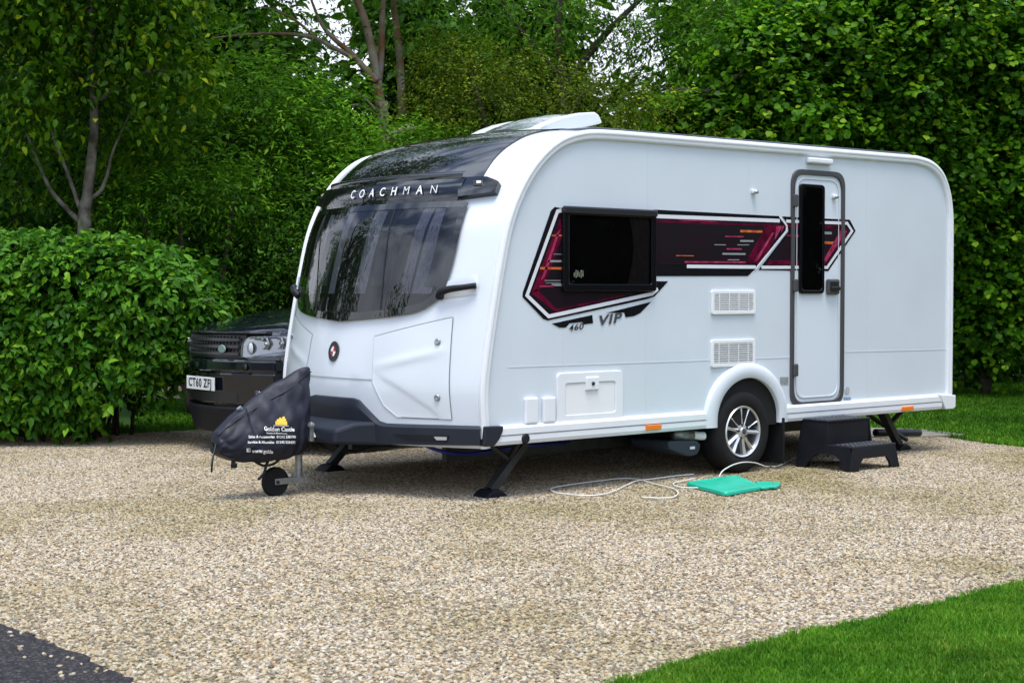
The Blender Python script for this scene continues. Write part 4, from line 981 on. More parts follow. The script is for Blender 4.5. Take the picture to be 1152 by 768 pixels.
        mb = MB(); mb.box(hp(s*.63, .965, .056), (.02, .16, .022)); mb.build('brow', REFL, hl, bevel=.004)
        mb = MB(); cc = Vector(T(fx(s*.62, .05), s*.62, .52)); mb.lathe([(0, .0), (.04, .004), (.05, -.02)], tuple(cc), (-1, 0, 0), 20); mb.build('fog_lamp', mat('fog_dark', (.05, .05, .06), .2), b2, smooth=True)
        mb = MB(); mb.lathe([(0, .012), (.028, .01), (.034, 0)], T(fx(s*.55, .078), s*.55, .755), (-1, 0, 0), 16); mb.build('washer_jet', CARB, car, smooth=True)
    # number plate
    mb = MB(); mb.box((0, 0, 0), (.012, .52, .114)); px, pz = -.062, .605
    mb.v = [T(px+v[0], v[1], pz+v[2]) for v in mb.v]; pl = mb.build('number_plate', PLATEW, car, bevel=.003)
    V, Fc = text_mesh('CT60 ZFJ', .115, bold=.003, space=1.12); wmax = max(v[0] for v in V)-min(v[0] for v in V)
    mb = MB(); k = .43/wmax; xm = (max(v[0] for v in V)+min(v[0] for v in V))/2; mb.add([T(px-.0075, -(v[0]-xm)*k, pz+v[1]*.9) for v in V], Fc); mb.build('plate_characters', TXTK, pl, fix=False)
suv()

# ================================================================== FOLIAGE
def np_mesh(name, V, Fq, m, parent=None, vary=None, smooth=False):
    me = bpy.data.meshes.new(name); nv = len(V); nf = len(Fq); k = Fq.shape[1]
    me.vertices.add(nv); me.vertices.foreach_set('co', V.astype(np.float32).ravel())
    me.loops.add(nf*k); me.loops.foreach_set('vertex_index', Fq.astype(np.int32).ravel())
    me.polygons.add(nf); me.polygons.foreach_set('loop_start', np.arange(0, nf*k, k, dtype=np.int32))
    if smooth: me.polygons.foreach_set('use_smooth', np.ones(nf, bool))
    me.update(calc_edges=True)
    if vary is not None:
        at_ = me.attributes.new('vary', 'FLOAT', 'POINT'); at_.data.foreach_set('value', vary.astype(np.float32))
    me.materials.append(m); o = bpy.data.objects.new(name, me); C.objects.link(o)
    if parent: o.parent = parent; o.matrix_parent_inverse = parent_inv(parent)
    return o
# templates: (along, across, up)
TPL = {
 'oval': (np.array([[0, 0, 0], [.28, .25, .10], [.62, .21, .09], [1, 0, -.10], [.28, -.25, .10], [.62, -.21, .09], [.30, 0, .0], [.64, 0, 0]]),
          np.array([[0, 6, 1, 1], [1, 6, 7, 2], [2, 7, 3, 3], [0, 4, 6, 6], [4, 5, 7, 6], [5, 3, 7, 7]])),
 'round': (np.array([[0, 0, 0], [.22, .40, .10], [.62, .46, .08], [1.0, 0, -.12], [.22, -.40, .10], [.62, -.46, .08], [.45, 0, .0]]),
          np.array([[0, 6, 2, 1], [2, 6, 3, 3], [0, 4, 5, 6], [5, 3, 6, 6]])),
 'slim': (np.array([[0, 0, 0], [.45, .17, .05], [1, 0, -.08], [.45, -.17, .05]]), np.array([[0, 3, 2, 1]])),
}
def norm(a): return a/np.maximum(1e-9, np.linalg.norm(a, axis=1, keepdims=True))
def leaves(P, N_, T_, size, kind):
    """positions, surface normals, tip directions, sizes -> V,F"""
    tp, tf = TPL[kind]; N_ = norm(N_); T_ = norm(T_-N_*np.sum(T_*N_, 1, keepdims=True)); B = np.cross(N_, T_)
    s = size[:, None, None]
    V = P[:, None, :]+s*(tp[None, :, 0:1]*T_[:, None, :]+tp[None, :, 1:2]*B[:, None, :]+tp[None, :, 2:3]*N_[:, None, :])
    k = len(tp); n = len(P); Fq = tf[None]+(np.arange(n)*k)[:, None, None]
    return V.reshape(-1, 3), Fq.reshape(-1, 4), k
def rnd(n): return rng.normal(size=(n, 3))
def sprays(cent, outw, n_leaf, spread, size, kind, droop=.6, flat=.5, vshift=0.0):
    """leafy shoots: each centre gets a short twig pointing outwards with leaves along it"""
    n = len(cent); tw = norm(outw+rnd(n)*.45+np.array([0, 0, .15-droop*.4])); L = spread*(.6+.8*rng.random(n))
    q = rng.random((n, n_leaf)); P = cent[:, None, :]+tw[:, None, :]*(q*L[:, None])[..., None]
    P = P-np.array([0, 0, 1.0])*(q**2*L[:, None]*droop*.5)[..., None]
    P = P.reshape(-1, 3)+rnd(n*n_leaf)*spread*.10
    side = rnd(n*n_leaf); tip = np.repeat(tw, n_leaf, 0)*.7+side*.75+np.array([0, 0, -droop])
    nr = np.repeat(norm(outw), n_leaf, 0)*.5+np.array([0, 0, .9])*flat*1.6+rnd(n*n_leaf)*.42
    base = np.repeat(rng.random(n)**1.5*.7, n_leaf); v = np.clip(base+q.reshape(-1)*.25+rng.normal(size=n*n_leaf)*.12+vshift, 0, 1)
    v = np.where(rng.random(len(v)) < .03, .98, v)
    sz = size*(.65+.6*rng.random(n*n_leaf))
    V, Fq, k = leaves(P, nr, tip, sz, kind); return V, Fq, np.repeat(v, k)
def fix_tris(Fq): return Fq
def quads_obj(name, V, Fq, m, parent, vary):
    tri = Fq[:, 2] == Fq[:, 3]; 
    A = Fq[tri][:, :3]; Bq = Fq[~tri]; B = np.concatenate([Bq[:, [0, 1, 2]], Bq[:, [0, 2, 3]]]) if len(Bq) else np.zeros((0, 3), int)
    return np_mesh(name, V, np.concatenate([A, B]), m, parent, vary, smooth=False)
def blob_points(blobs, n, shell=.55):
    """blobs: (center, radii) list; points mostly near the surfaces"""
    vol = np.array([r[0]*r[1]*r[2] for c, r in blobs])**.67; idx = rng.choice(len(blobs), n, p=vol/vol.sum())
    cs = np.array([c for c, r in blobs])[idx]; rs = np.array([r for c, r in blobs])[idx]
    d = norm(rnd(n)); rad = shell+(1-shell)*rng.random(n)**.7; 
    lump = 1+.16*np.sin(d[:, 0]*7+idx)*np.sin(d[:, 1]*6+idx*2)+.12*np.sin(d[:, 2]*9+idx*3)
    return cs+d*rs*(rad*lump)[:, None], norm(d/rs)
def blobs_px(L):
    """(px, py, depth, rx_px, ry_px, rdepth m) -> world blobs"""
    out = []
    for (x, y, dp_, rx, ry, rd) in L:
        sc = dp_/FP; out.append((at(x, y, dp_), (max(rx*sc, rd*.5), rd if False else max(rx*sc*.8, rd), ry*sc)))
    return out
def crown(tree, blobs, n, k, spread, size, kind, m, droop=.5, flat=.5, shell=.5, name='crown', vshift=0.0, zmin=.1):
    P, O = blob_points(blobs, n, shell); ok = P[:, 2] > zmin; P = P[ok]; O = O[ok]
    V, Fq, v = sprays(P, O, k, spread, size, kind, droop, flat, vshift); return quads_obj(name, V, Fq, m, tree, v)
def limbs(tree, paths, m, name='trunk'):
    mb = MB()
    for pts, r in paths: mb.tube(pts, r, 9, smooth=5)
    return mb.build(name, m, tree, smooth=True, fix=False)
def px_path(L, depth, jit=.0): return [tuple(at(x, y, depth)) for x, y in L]
def ground_under(x, depth, h=0.0):
    p = at(x, 330, depth); return (p[0], p[1], h)

# ---- clipped broad-leaved hedge on the left
hA, hB = np.array([-.10, 7.45]), np.array([1.55, 6.75])
hedge = empty('hedge', (.0, 7.2, 0)); tag(hedge, 'waist-thick broad-leaved green hedge with a rounded end, left of the black car', 'hedge')
def hedge_build():
    # superellipsoid body measured from the photo: long axis along the picture plane
    c0 = at(60, 392, 14.9); r = RT.copy(); f = np.array([FW[0], FW[1], 0]); f /= np.linalg.norm(f)
    n = 9800
    a = rng.uniform(0, 1, n); d = norm(rnd(n)*np.array([1, 1, 1]))
    # box-like: half length 2.0 m, half depth .75, height 2.0
    HL, HD, HH = 1.62, .85, .93; p_ = 4.2
    k = (np.abs(d[:, 0])**p_+np.abs(d[:, 1])**p_+np.abs(d[:, 2])**p_)**(-1/p_)
    q = d*k[:, None]; rad = .74+.28*rng.random(n)**.6; lump = 1+.045*np.sin(q[:, 0]*9)*np.sin(q[:, 2]*7+q[:, 1]*5)+.03*np.sin(q[:, 0]*17+q[:, 2]*13)
    q = q*(rad*lump)[:, None]
    zc = .905; mid = at(44, 392, 15.0)
    P = mid[None]+np.outer(q[:, 0]*HL, r)+np.outer(q[:, 1]*HD, f); P[:, 2] = zc+q[:, 2]*HH*(1-.05*q[:, 0])
    O = norm(np.outer(d[:, 0]/HL, r)+np.outer(d[:, 1]/HD, f)+np.outer(d[:, 2]/HH, [0, 0, 1.]))
    keep = (P[:, 2] > .20+.9*np.clip(q[:, 0]-.35, 0, 1)+.15*rng.random(n)) & ((q[:, 1] < .5) | (q[:, 2] > .3) | (rng.random(n) < .5)); P = P[keep]; O = O[keep]
    V, Fq, v = sprays(P, O, 8, .19, .092, 'oval', .75, .25); quads_obj('foliage', V, Fq, LF_HEDGE, hedge, v)
    mb = MB()
    for i in range(34):
        u = rng.uniform(-.9, .50); w = rng.uniform(-.6, .6); b = mid+r*u*HL+f*w*HD; t = b+r*rng.uniform(-.25, .25)+f*rng.uniform(-.2, .2)
        mb.tube([(b[0], b[1], 0), ((b[0]+t[0])/2+.03, (b[1]+t[1])/2, .5), (t[0], t[1], 1.2)], [.022, .014, .006], 6, smooth=3)
    mb.build('stems', BARKD, hedge, smooth=True, fix=False)
    # extension of the same hedge out of frame to the left
    n = 2600; d = norm(rnd(n)); k = (np.abs(d)**p_).sum(1)**(-1/p_); q = d*k[:, None]*(.8+.2*rng.random(n))[:, None]
    mid2 = mid-r*3.3; P = mid2[None]+np.outer(q[:, 0]*1.9, r)+np.outer(q[:, 1]*HD, f); P[:, 2] = zc+q[:, 2]*HH*1.02; keep = P[:, 2] > .25
    V, Fq, v = sprays(P[keep], norm(d)[keep], 6, .2, .125, 'oval', .75, .25); quads_obj('foliage', V, Fq, LF_HEDGE, hedge, v)
hedge_build()

# ---- tree behind the hedge
D1 = 17.0
t1 = empty('young_tree', ground_under(95, D1)); tag(t1, 'tree with drooping leaves and a mottled grey trunk rising behind the left hedge', 'tree')
g = ground_under(92, D1)
limbs(t1, [([g]+px_path([(95, 262), (99, 215), (106, 140), (103, 60), (100, -60), (104, -160)], D1), [.10, .078, .06, .048, .04, .03, .02]),
    (px_path([(94, 252), (80, 240), (58, 215), (44, 185), (30, 150)], D1), [.032, .026, .02, .012]), (px_path([(99, 225), (113, 215), (121, 195), (128, 168), (150, 120)], D1), [.03, .022, .015, .008]),
    (px_path([(90, 235), (76, 195), (62, 160), (45, 110)], D1), [.025, .018, .010]), (px_path([(105, 120), (130, 100), (170, 80), (215, 85)], D1), [.03, .02, .01]), (px_path([(104, 100), (80, 80), (50, 70), (20, 85)], D1), [.03, .02, .01])], BARK)
crown(t1, blobs_px([(60, 40, D1, 90, 70, .9), (150, 60, D1, 85, 60, .9), (205, 82, D1-.4, 45, 24, .5), (40, 95, D1-.5, 60, 30, .5), (130, 130, D1+.9, 60, 40, .6), (160, 160, D1+.4, 36, 34, .5), (20, 160, D1+.4, 60, 50, .6), (70, -50, D1, 150, 70, 1.2), (180, 0, D1, 60, 50, .8), (30, 0, D1, 60, 60, .8), (100, 215, D1+.4, 45, 18, .4)]),
      1700, 7, .34, .098, 'oval', LF_LEFT, droop=1.5, flat=.30, shell=.2)
crown(t1, [(at(95, -40, D1)+np.array([.0, .2, .3+.75*k]), (1.9-.15*k, 1.9-.15*k, .9)) for k in range(6)], 1500, 7, .45, .13, 'oval', LF_LEFT, droop=1.0, shell=.2, name='upper_crown')
# ---- multi-stemmed tree
D2 = 20.5
t2 = empty('forked_tree', ground_under(430, D2)); tag(t2, 'forked tree with three pale stems and rusty lichen behind the caravan front', 'tree')
g = ground_under(434, D2)
limbs(t2, [([g]+px_path([(431, 145), (428, 120), (424, 92)], D2), [.09, .075, .07, .065]), (px_path([(424, 92), (419, 60), (411, 25), (400, -5), (386, -60), (380, -120)], D2), [.06, .055, .05, .04, .02]),
    (px_path([(426, 92), (429, 60), (430, 20), (433, -20), (440, -90)], D2+.15), [.05, .042, .035, .02]), (px_path([(452, 130), (450, 70), (445, 25), (443, -10), (452, -80)], D2+.5), [.055, .05, .04, .02]),
    (px_path([(424, 92), (409, 76), (395, 60), (378, 46), (362, 28), (350, 0)], D2-.1), [.05, .04, .03, .015]), (px_path([(398, 66), (372, 52), (350, 42), (310, 38), (270, 40), (240, 43)], D2-.2), [.032, .026, .02, .01]),
    (px_path([(428, 130), (412, 112), (395, 100), (380, 92)], D2-.2), [.02, .014, .006]), (px_path([(425, 128), (400, 118), (385, 126), (365, 134), (325, 132)], D2-.3), [.016, .012, .005]), (px_path([(362, 50), (335, 25), (310, 12), (290, 8)], D2-.2), [.02, .015, .006])], BARKO)
crown(t2, blobs_px([(330, 15, D2, 75, 38, 1.0), (280, 60, D2, 60, 40, .9), (350, 75, D2+.4, 60, 30, .8), (480, 10, D2+.4, 60, 40, .9), (500, 60, D2+.5, 60, 40, .8), (420, -70, D2, 140, 45, 1.4), (300, -50, D2, 80, 45, 1.2), (520, -40, D2, 80, 50, 1.2)]),
      1100, 9, .42, .085, 'slim', LF_ASH, droop=.8, flat=.5, shell=.25)
crown(t2, [(at(380, -40, D2)+np.array([0, 0, 1.0+.8*k]), (2.3-.3*k, 2.3-.3*k, 1.1)) for k in range(4)], 1500, 8, .45, .13, 'slim', LF_ASH, droop=.6, shell=.25, name='upper_crown')
# ---- compound-leaved tree, centre
D3 = 21.5
t3 = empty('feathery_tree', ground_under(640, D3)); tag(t3, 'feathery-leaved tree with bright sky gaps above the caravan roof', 'tree')
g = ground_under(640, D3)
limbs(t3, [([g]+px_path([(640, 200), (632, 100), (628, 20), (640, -90)], D3), [.12, .10, .08, .05, .02]), (px_path([(632, 100), (680, 40), (720, 0), (760, -40)], D3), [.06, .04, .02]), (px_path([(632, 90), (590, 40), (560, 0)], D3), [.05, .035, .015]),
    (px_path([(800, 110), (780, 104), (762, 102), (745, 98)], D3-1.5), [.012, .01, .006]), (px_path([(840, 72), (832, 84), (815, 95), (790, 104), (770, 100), (752, 103)], D3-1.8), [.022, .018, .014, .008]), (px_path([(800, 98), (780, 112), (765, 120), (745, 122)], D3-1.8), [.012, .009, .005])], BARKD)
crown(t3, blobs_px([(570, 40, D3, 55, 38, .9), (620, 12, D3, 60, 34, 1.0), (650, 40, D3, 30, 18, .6), (700, 8, D3, 50, 26, .8), (715, 48, D3+.3, 34, 16, .6), (675, 66, D3+.3, 26, 12, .5), (745, 30, D3+.3, 26, 16, .5), (770, 45, D3-.5, 55, 34, .9), (815, 20, D3-.5, 50, 32, .9), (735, 95, D3-.4, 34, 20, .5), (800, 80, D3-.6, 55, 36, .8), (860, 50, D3, 40, 40, .8), (700, -70, D3, 130, 30, 1.4), (820, -40, D3, 90, 40, 1.2)]),
      1500, 10, .42, .10, 'slim', LF_ASH, droop=.9, flat=.45, shell=.25)
# ---- thorny brownish shrub mass
D4 = 19.3
t4 = empty('thorn_shrub', ground_under(590, D4)); tag(t4, 'small-leaved brownish green thorn bush directly above the caravan rooflight', 'bush')
g = ground_under(560, D4); g2 = ground_under(650, D4)
limbs(t4, [([g]+px_path([(555, 200), (540, 120), (530, 80)], D4), [.07, .05, .03, .01]), ([g2]+px_path([(655, 200), (640, 140), (660, 100)], D4), [.06, .045, .03, .01])], BARKD, 'stems')
crown(t4, blobs_px([(520, 100, D4, 60, 45, .8), (575, 90, D4, 55, 36, .8), (560, 130, D4, 90, 45, .9), (640, 120, D4, 60, 40, .8), (690, 130, D4, 55, 36, .8), (610, 200, D4, 160, 60, 1.0), (480, 150, D4-.2, 50, 40, .7), (500, 70, D4+.6, 34, 30, .6), (745, 170, D4+.3, 60, 55, .8)]),
      3400, 9, .26, .048, 'oval', LF_HAW, droop=.2, flat=.5, shell=.35)
# ---- elders and privet at the left centre
def shrub(name, label, px, depth, blobs, n, k, spread, size, kind, m, grp=None, **kw):
    t = empty(name, ground_under(px, depth)); tag(t, label, 'bush', grp)
    g = ground_under(px, depth); paths = []
    for i in range(4):
        b = blobs[i % len(blobs)]; top = at(b[0]+rng.uniform(-10, 10), b[1], depth); paths.append(([g, tuple((np.array(g)*.5+top*.5)+np.array([rng.uniform(-.1, .1), 0, .1])), tuple(top)], [.045, .03, .01]))
    limbs(t, paths, BARKD, 'stems'); crown(t, blobs_px(blobs), n, k, spread, size, kind, m, **kw); return t
e1 = shrub('elder_bush', 'bright green elder bush with white flower heads beside the forked trunk', 430, 18.2, [(430, 215, 18.2, 70, 60, .7), (470, 180, 18.2, 60, 40, .6), (380, 250, 18.2, 70, 80, .7), (445, 160, 18.2, 34, 18, .4)], 1400, 7, .3, .085, 'slim', LF_ELDER, droop=.4, flat=.7, shell=.3)
mb = MB()
for (x, y) in ((441, 150), (447, 147.5), (453, 147), (459, 144.5), (463, 143), (438, 156), (430, 179), (436, 187)):
    p = at(x, y, 17.3)
    for k in range(26):
        o = rng.normal(size=3)*np.array([.04, .04, .012]); q = p+o; mb.add([q+np.array(v)*.010 for v in ((-1, -1, 0), (1, -1, .3), (1, 1, 0), (-1, 1, .3))], [(0, 1, 2, 3)])
mb.build('flower_heads', PETAL, e1, fix=False)
shrub('elder_bush', 'leafy green elder bush at the middle left, right of the young tree', 300, 18.6, [(300, 110, 18.6, 60, 40, .7), (250, 130, 18.8, 50, 30, .6), (290, 170, 18.6, 70, 38, .7), (220, 160, 18.6, 50, 30, .6), (340, 150, 18.6, 60, 40, .7), (230, 200, 18.3, 60, 32, .6), (380, 120, 18.9, 50, 30, .6)], 1700, 8, .30, .085, 'slim', LF_ELDER, droop=.4, flat=.7, shell=.3)
shrub('elder_bush', 'low green elder bush showing just above the left hedge', 215, 17.4, [(200, 220, 17.4, 50, 30, .5), (150, 235, 17.4, 50, 24, .5), (255, 215, 17.4, 40, 30, .5)], 700, 7, .28, .08, 'slim', LF_ELDER, droop=.4, flat=.7, shell=.3)
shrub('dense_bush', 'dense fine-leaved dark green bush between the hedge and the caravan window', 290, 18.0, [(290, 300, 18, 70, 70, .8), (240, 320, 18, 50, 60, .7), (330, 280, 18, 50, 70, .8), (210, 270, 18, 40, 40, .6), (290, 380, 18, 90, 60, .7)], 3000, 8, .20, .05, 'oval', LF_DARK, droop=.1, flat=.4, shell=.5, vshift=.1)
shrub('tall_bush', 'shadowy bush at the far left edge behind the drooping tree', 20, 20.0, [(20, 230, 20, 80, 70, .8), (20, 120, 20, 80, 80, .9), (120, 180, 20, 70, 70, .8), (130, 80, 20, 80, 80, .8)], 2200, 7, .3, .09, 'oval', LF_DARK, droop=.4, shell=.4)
# ---- hazels on the right
def hazel(label, px, D, blobs, n, trunk):
    t = empty('hazel_tree', ground_under(px, D)); tag(t, label, 'tree', 'round-leaved trees behind the caravan')
    g = ground_under(px, D)
    limbs(t, [([g]+px_path(tr, D+.3), [.06, .045, .03, .012]) for tr in trunk], BARKD)
    crown(t, blobs_px(blobs), int(n*1.35), 7, .30, .084, 'round', LF_HAZEL, droop=.55, flat=.55, shell=.22); return t
hazel('round-leaved tree over the middle of the caravan roof, left of the door', 860, 20.0, [(800, 140, 20, 60, 34, .7), (870, 110, 20, 60, 45, .8), (850, 60, 20, 50, 36, .7), (760, 150, 20, 40, 30, .6), (900, 150, 20, 70, 45, .8), (900, 40, 20.2, 50, 50, .8), (830, 190, 20, 100, 45, .9)], 2600, [[(860, 250), (870, 150), (880, 50)], [(850, 250), (820, 170), (800, 120)]])
hazel('round-leaved tree rising behind the caravan door and rear roof corner', 1000, 20.4, [(960, 60, 20.4, 60, 50, .8), (1010, 110, 20.4, 60, 45, .8), (1040, 30, 20.4, 60, 50, .8), (950, 130, 20.4, 50, 40, .7), (1000, -20, 20.6, 80, 45, 1.0), (1030, 170, 20.4, 50, 50, .8), (1050, 240, 20.6, 40, 60, .7)], 2800, [[(1000, 250), (1005, 150), (1010, 20)], [(1010, 250), (1040, 120), (1050, 0)]])
hazel('round-leaved tree filling the right edge down to the far lawn', 1110, 20.9, [(1110, 90, 20.9, 55, 60, .8), (1140, 10, 20.9, 60, 50, .8), (1100, 190, 20.9, 50, 60, .8), (1150, 190, 20.9, 60, 70, .8), (1110, 290, 20.9, 50, 60, .8), (1160, 310, 20.9, 60, 70, .8), (1120, 365, 20.9, 60, 45, .7), (1075, 360, 21.1, 34, 55, .6), (1200, 100, 20.9, 60, 120, .8), (1200, 300, 20.9, 60, 90, .8)], 4300, [[(1110, 300), (1115, 200), (1120, 50)], [(1090, 300), (1080, 200), (1060, 90)], [(1130, 300), (1150, 200), (1160, 80)]])
hazel('round-leaved tree at the top right, its crown leaning over the others', 1090, 22.4, [(1080, -20, 22.4, 90, 60, 1.2), (930, -20, 22.4, 80, 50, 1.2), (1090, 60, 22.6, 90, 70, 1.0), (960, 90, 22.6, 90, 70, 1.0), (1060, 200, 22.4, 80, 120, 1.0)], 2600, [[(1090, 250), (1080, 100), (1075, -20)], [(1080, 250), (980, 120), (950, 0)]])
# ---- far mass behind everything (dark wood), with thin tops where the sky shows
wood = empty('woodland', ground_under(576, 27)); tag(wood, 'dark leafy woodland behind the garden trees', 'woodland', kind='stuff')
bl = []
for x in range(-250, 1500, 70):
    for y in (60, 130, 200, 280, 370):
        yy = y+rng.uniform(-20, 20)
        if y < 100 and (640 < x < 800 or 370 < x < 450): continue
        bl.append((x+rng.uniform(-20, 20), yy, 25+rng.uniform(-.8, 2.5), 60, 50, .8))
    if not (640 < x < 800) and not (360 < x < 440) and x % 3 != 1: bl.append((x, 5, 26, 55, 45, .8))
    if x < 300 or x > 860: bl.append((x, -70, 26, 60, 50, .8))
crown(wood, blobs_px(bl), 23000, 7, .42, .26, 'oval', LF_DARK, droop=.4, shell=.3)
# ---- trees out of frame that the glass and the gloss paint reflect
def far_tree(x, y, h, label, r=2.2):
    t = empty('broadleaf_tree', (x, y, 0)); tag(t, label, 'tree', 'trees around the pitch')
    limbs(t, [([(x, y, 0), (x+.1, y, h*.3), (x-.1, y+.1, h*.6), (x, y, h*.85)], [.2, .16, .1, .04])]+[([(x, y, h*(.3+.1*k)), (x+math.cos(k*2.1)*r*.5, y+math.sin(k*2.1)*r*.5, h*(.45+.1*k)), (x+math.cos(k*2.1)*r*.9, y+math.sin(k*2.1)*r*.9, h*(.55+.1*k))], [.07, .05, .02]) for k in range(4)], BARKD)
    B = [(np.array([x+math.cos(k*1.3)*r*.6, y+math.sin(k*1.3)*r*.6, h*(.45+.10*(k % 5))]), (r*.55, r*.55, h*.13)) for k in range(9)]
    crown(t, B, 900, 7, .45, .17, 'oval', LF_ASH, shell=.3)
far_tree(-9.0, 15.0, 8.5, 'tall tree standing well left of the hedge')
far_tree(-15.0, 9.0, 8.0, 'broad tree beyond the tarmac on the left', 2.6)
far_tree(-4.8, 10.4, 8.5, 'leafy tree overhanging the far end of the left hedge', 2.0)
far_tree(-5.0, 20.0, 9.0, 'tall tree far behind the left hedge')
far_tree(-19.0, 1.0, 7.5, 'tree on the far side of the tarmac road', 2.6)
ot = empty('added_shade_tree', ground_under(1400, 18.5)); tag(ot, 'unseen tree added beside the far lawn so its high crown shades the grass behind the caravan', 'tree')
gx = np.array(ground_under(1400, 18.5)); tp = np.array([9.2, 1.2, 7.2])
limbs(ot, [([tuple(gx), tuple(gx+np.array([0, .1, 3.0])), tuple(gx+np.array([.1, .4, 5.5])), tuple((gx+tp)/2+np.array([0, 0, 3.2]))], [.22, .18, .12, .06])]+[([tuple(gx+np.array([.1, .4, 5.5])), tuple(np.array([x, y, 6.9]))], [.08, .03]) for x, y in ((7.5, -.8), (9, -.5), (10.8, 0), (12, 0))], BARKD)
crown(ot, [(np.array([x, y, 7.4+.3*math.sin(x*3)]), (1.5, 1.5, .8)) for x, y in ((7.0, -1.6), (7.6, -.2), (8.6, -1.0), (9.2, .4), (10.2, -.6), (11.2, .3), (12.2, -.3))], 2000, 7, .45, .15, 'oval', LF_ASH, shell=.2, zmin=5.9)  # unseen crown above the frame, added only to darken the far lawn
bh = empty('boundary_hedge', (8, -17, 0)); tag(bh, 'long tall hedge across the lawn opposite the caravan door side', 'hedge')
hb_ = [((x, -16+.35*x, 2.3+.4*math.sin(x)), (1.8, 1.3, 2.6+.3*math.sin(x*2.3))) for x in np.arange(-2, 30, 1.7)]
crown(bh, [(np.array(c_), r_) for c_, r_ in hb_], 9500, 7, .4, .34, 'oval', LF_DARK, shell=.5, name='foliage')
far_tree(9.0, -14.0, 6.5, 'tree over the lawn on the far right', 2.4)

# ================================================================== GROUND
def jag(P, amp=.03, step=.06):
    out = []
    for i in range(len(P)-1):
        a, b = np.array(P[i][:2]), np.array(P[i+1][:2]); n = max(1, int(np.linalg.norm(b-a)/step))
        for k in range(n):
            q = a+(b-a)*k/n; out.append(q+(rng.normal(size=2)*amp if k else rng.normal(size=2)*amp*.4))
    out.append(np.array(P[-1][:2])); return out
def nodes(m): m.use_nodes = True; return m.node_tree.nodes, m.node_tree.links
def ground_mat(name, stops, scale, rough=.9, bump=.5, bscale=None, patch_=None, pscale=.5):
    m = bpy.data.materials.new(name); N, L = nodes(m); b = N['Principled BSDF']; b.inputs['Roughness'].default_value = rough; b.inputs['Specular IOR Level'].default_value = .25
    tc = N.new('ShaderNodeTexCoord'); v = N.new('ShaderNodeTexVoronoi'); v.inputs['Scale'].default_value = scale; L.new(tc.outputs['Object'], v.inputs['Vector'])
    r = N.new('ShaderNodeValToRGB'); r.color_ramp.interpolation = 'LINEAR'; E = r.color_ramp.elements
    E[0].position = 0; E[0].color = (*stops[0], 1); E[1].position = 1; E[1].color = (*stops[-1], 1)
    for i, s in enumerate(stops[1:-1]): e = E.new((i+1)/(len(stops)-1)); e.color = (*s, 1)
    sx = N.new('ShaderNodeSeparateXYZ'); L.new(v.outputs['Color'], sx.inputs[0]); L.new(sx.outputs[0], r.inputs['Fac'])
    out = r.outputs['Color']
    if patch_:
        n = N.new('ShaderNodeTexNoise'); n.inputs['Scale'].default_value = pscale; n.inputs['Detail'].default_value = 6; L.new(tc.outputs['Object'], n.inputs['Vector'])
        rr = N.new('ShaderNodeValToRGB'); rr.color_ramp.elements[0].position = .42; rr.color_ramp.elements[1].position = .68; L.new(n.outputs['Fac'], rr.inputs['Fac'])
        mx = N.new('ShaderNodeMixRGB'); mx.inputs[2].default_value = (*patch_, 1); ms = N.new('ShaderNodeMath'); ms.operation = 'MULTIPLY'; ms.inputs[1].default_value = .6
        L.new(rr.outputs['Color'], ms.inputs[0]); L.new(ms.outputs[0], mx.inputs[0]); L.new(out, mx.inputs[1]); out = mx.outputs[0]
    L.new(out, b.inputs['Base Color'])
    bp_ = N.new('ShaderNodeBump'); bp_.inputs['Strength'].default_value = bump; bp_.inputs['Distance'].default_value = .01; bp_.invert = True
    L.new(v.outputs['Distance'], bp_.inputs['Height']); L.new(bp_.outputs['Normal'], b.inputs['Normal']); return m
def sheet(name, poly, z, m, label=None):
    mb = MB(); mb.add([(p[0], p[1], z) for p in poly], [tuple(range(len(poly)))]); o = mb.build(name, m, fix=False)
    o['kind'] = 'structure'
    if o.data.polygons[0].normal.z < 0: o.data.flip_normals()
    return o
SOIL = ground_mat('turf_soil', [(.018, .05, .006), (.03, .09, .008), (.045, .12, .012)], 60, .95, .6, patch_=(.03, .05, .012), pscale=1.2)
sheet('ground', [(-80, -80), (120, -80), (120, 120), (-80, 120)], -.012, SOIL)
asph = [gp(-260, 630), gp(0, 703), gp(60, 726), gp(100, 742), gp(150, 768), gp(215, 810), np.array([-4.1, -9, 0])]
asph = asph[:1]+jag(asph[1:6], .012, .04)+asph[6:]
asph = [np.array([p[0], p[1], 0]) for p in asph]
lawn_e = [gp(650, 790), gp(688, 770), gp(762, 749), gp(815, 735), gp(864, 722), gp(915, 711), gp(967, 700), gp(1005, 691), gp(1041, 683), gp(1090, 668), gp(1152, 656), gp(1260, 640), gp(1500, 615)]
far_e = [gp(1500, 520), gp(1152, 503.5), gp(1110, 499), gp(1060, 492), gp(1000, 488)]
gravel_poly = asph + [np.array([-3.6, -9, 0]), np.array([-3.35, -6.0, 0])] + lawn_e + far_e + [np.array([6.8, 2.6, 0]), np.array([6.8, 6.4, 0]), np.array([1.9, 6.6, 0]), gp(205, 485), gp(120, 489), gp(0, 492), gp(-300, 500), np.array([-9, 9.5, 0]), np.array([-14, 6, 0])]
GRAV = ground_mat('gravel_bed', [(.09, .072, .045), (.19, .15, .10), (.26, .21, .15), (.13, .10, .07), (.20, .16, .11)], 62, .9, .9, patch_=(.14, .13, .05), pscale=.8)
grav = sheet('gravel_bed', gravel_poly, .0, GRAV)
TARM = ground_mat('tarmac', [(.008, .007, .009), (.019, .017, .020), (.027, .024, .028), (.022, .020, .023), (.085, .08, .078)], 95, .85, .8)
road = [p for p in asph]+[np.array([-60, -60, 0]), np.array([-60, 10, 0]), np.array([-14, 6, 0])]
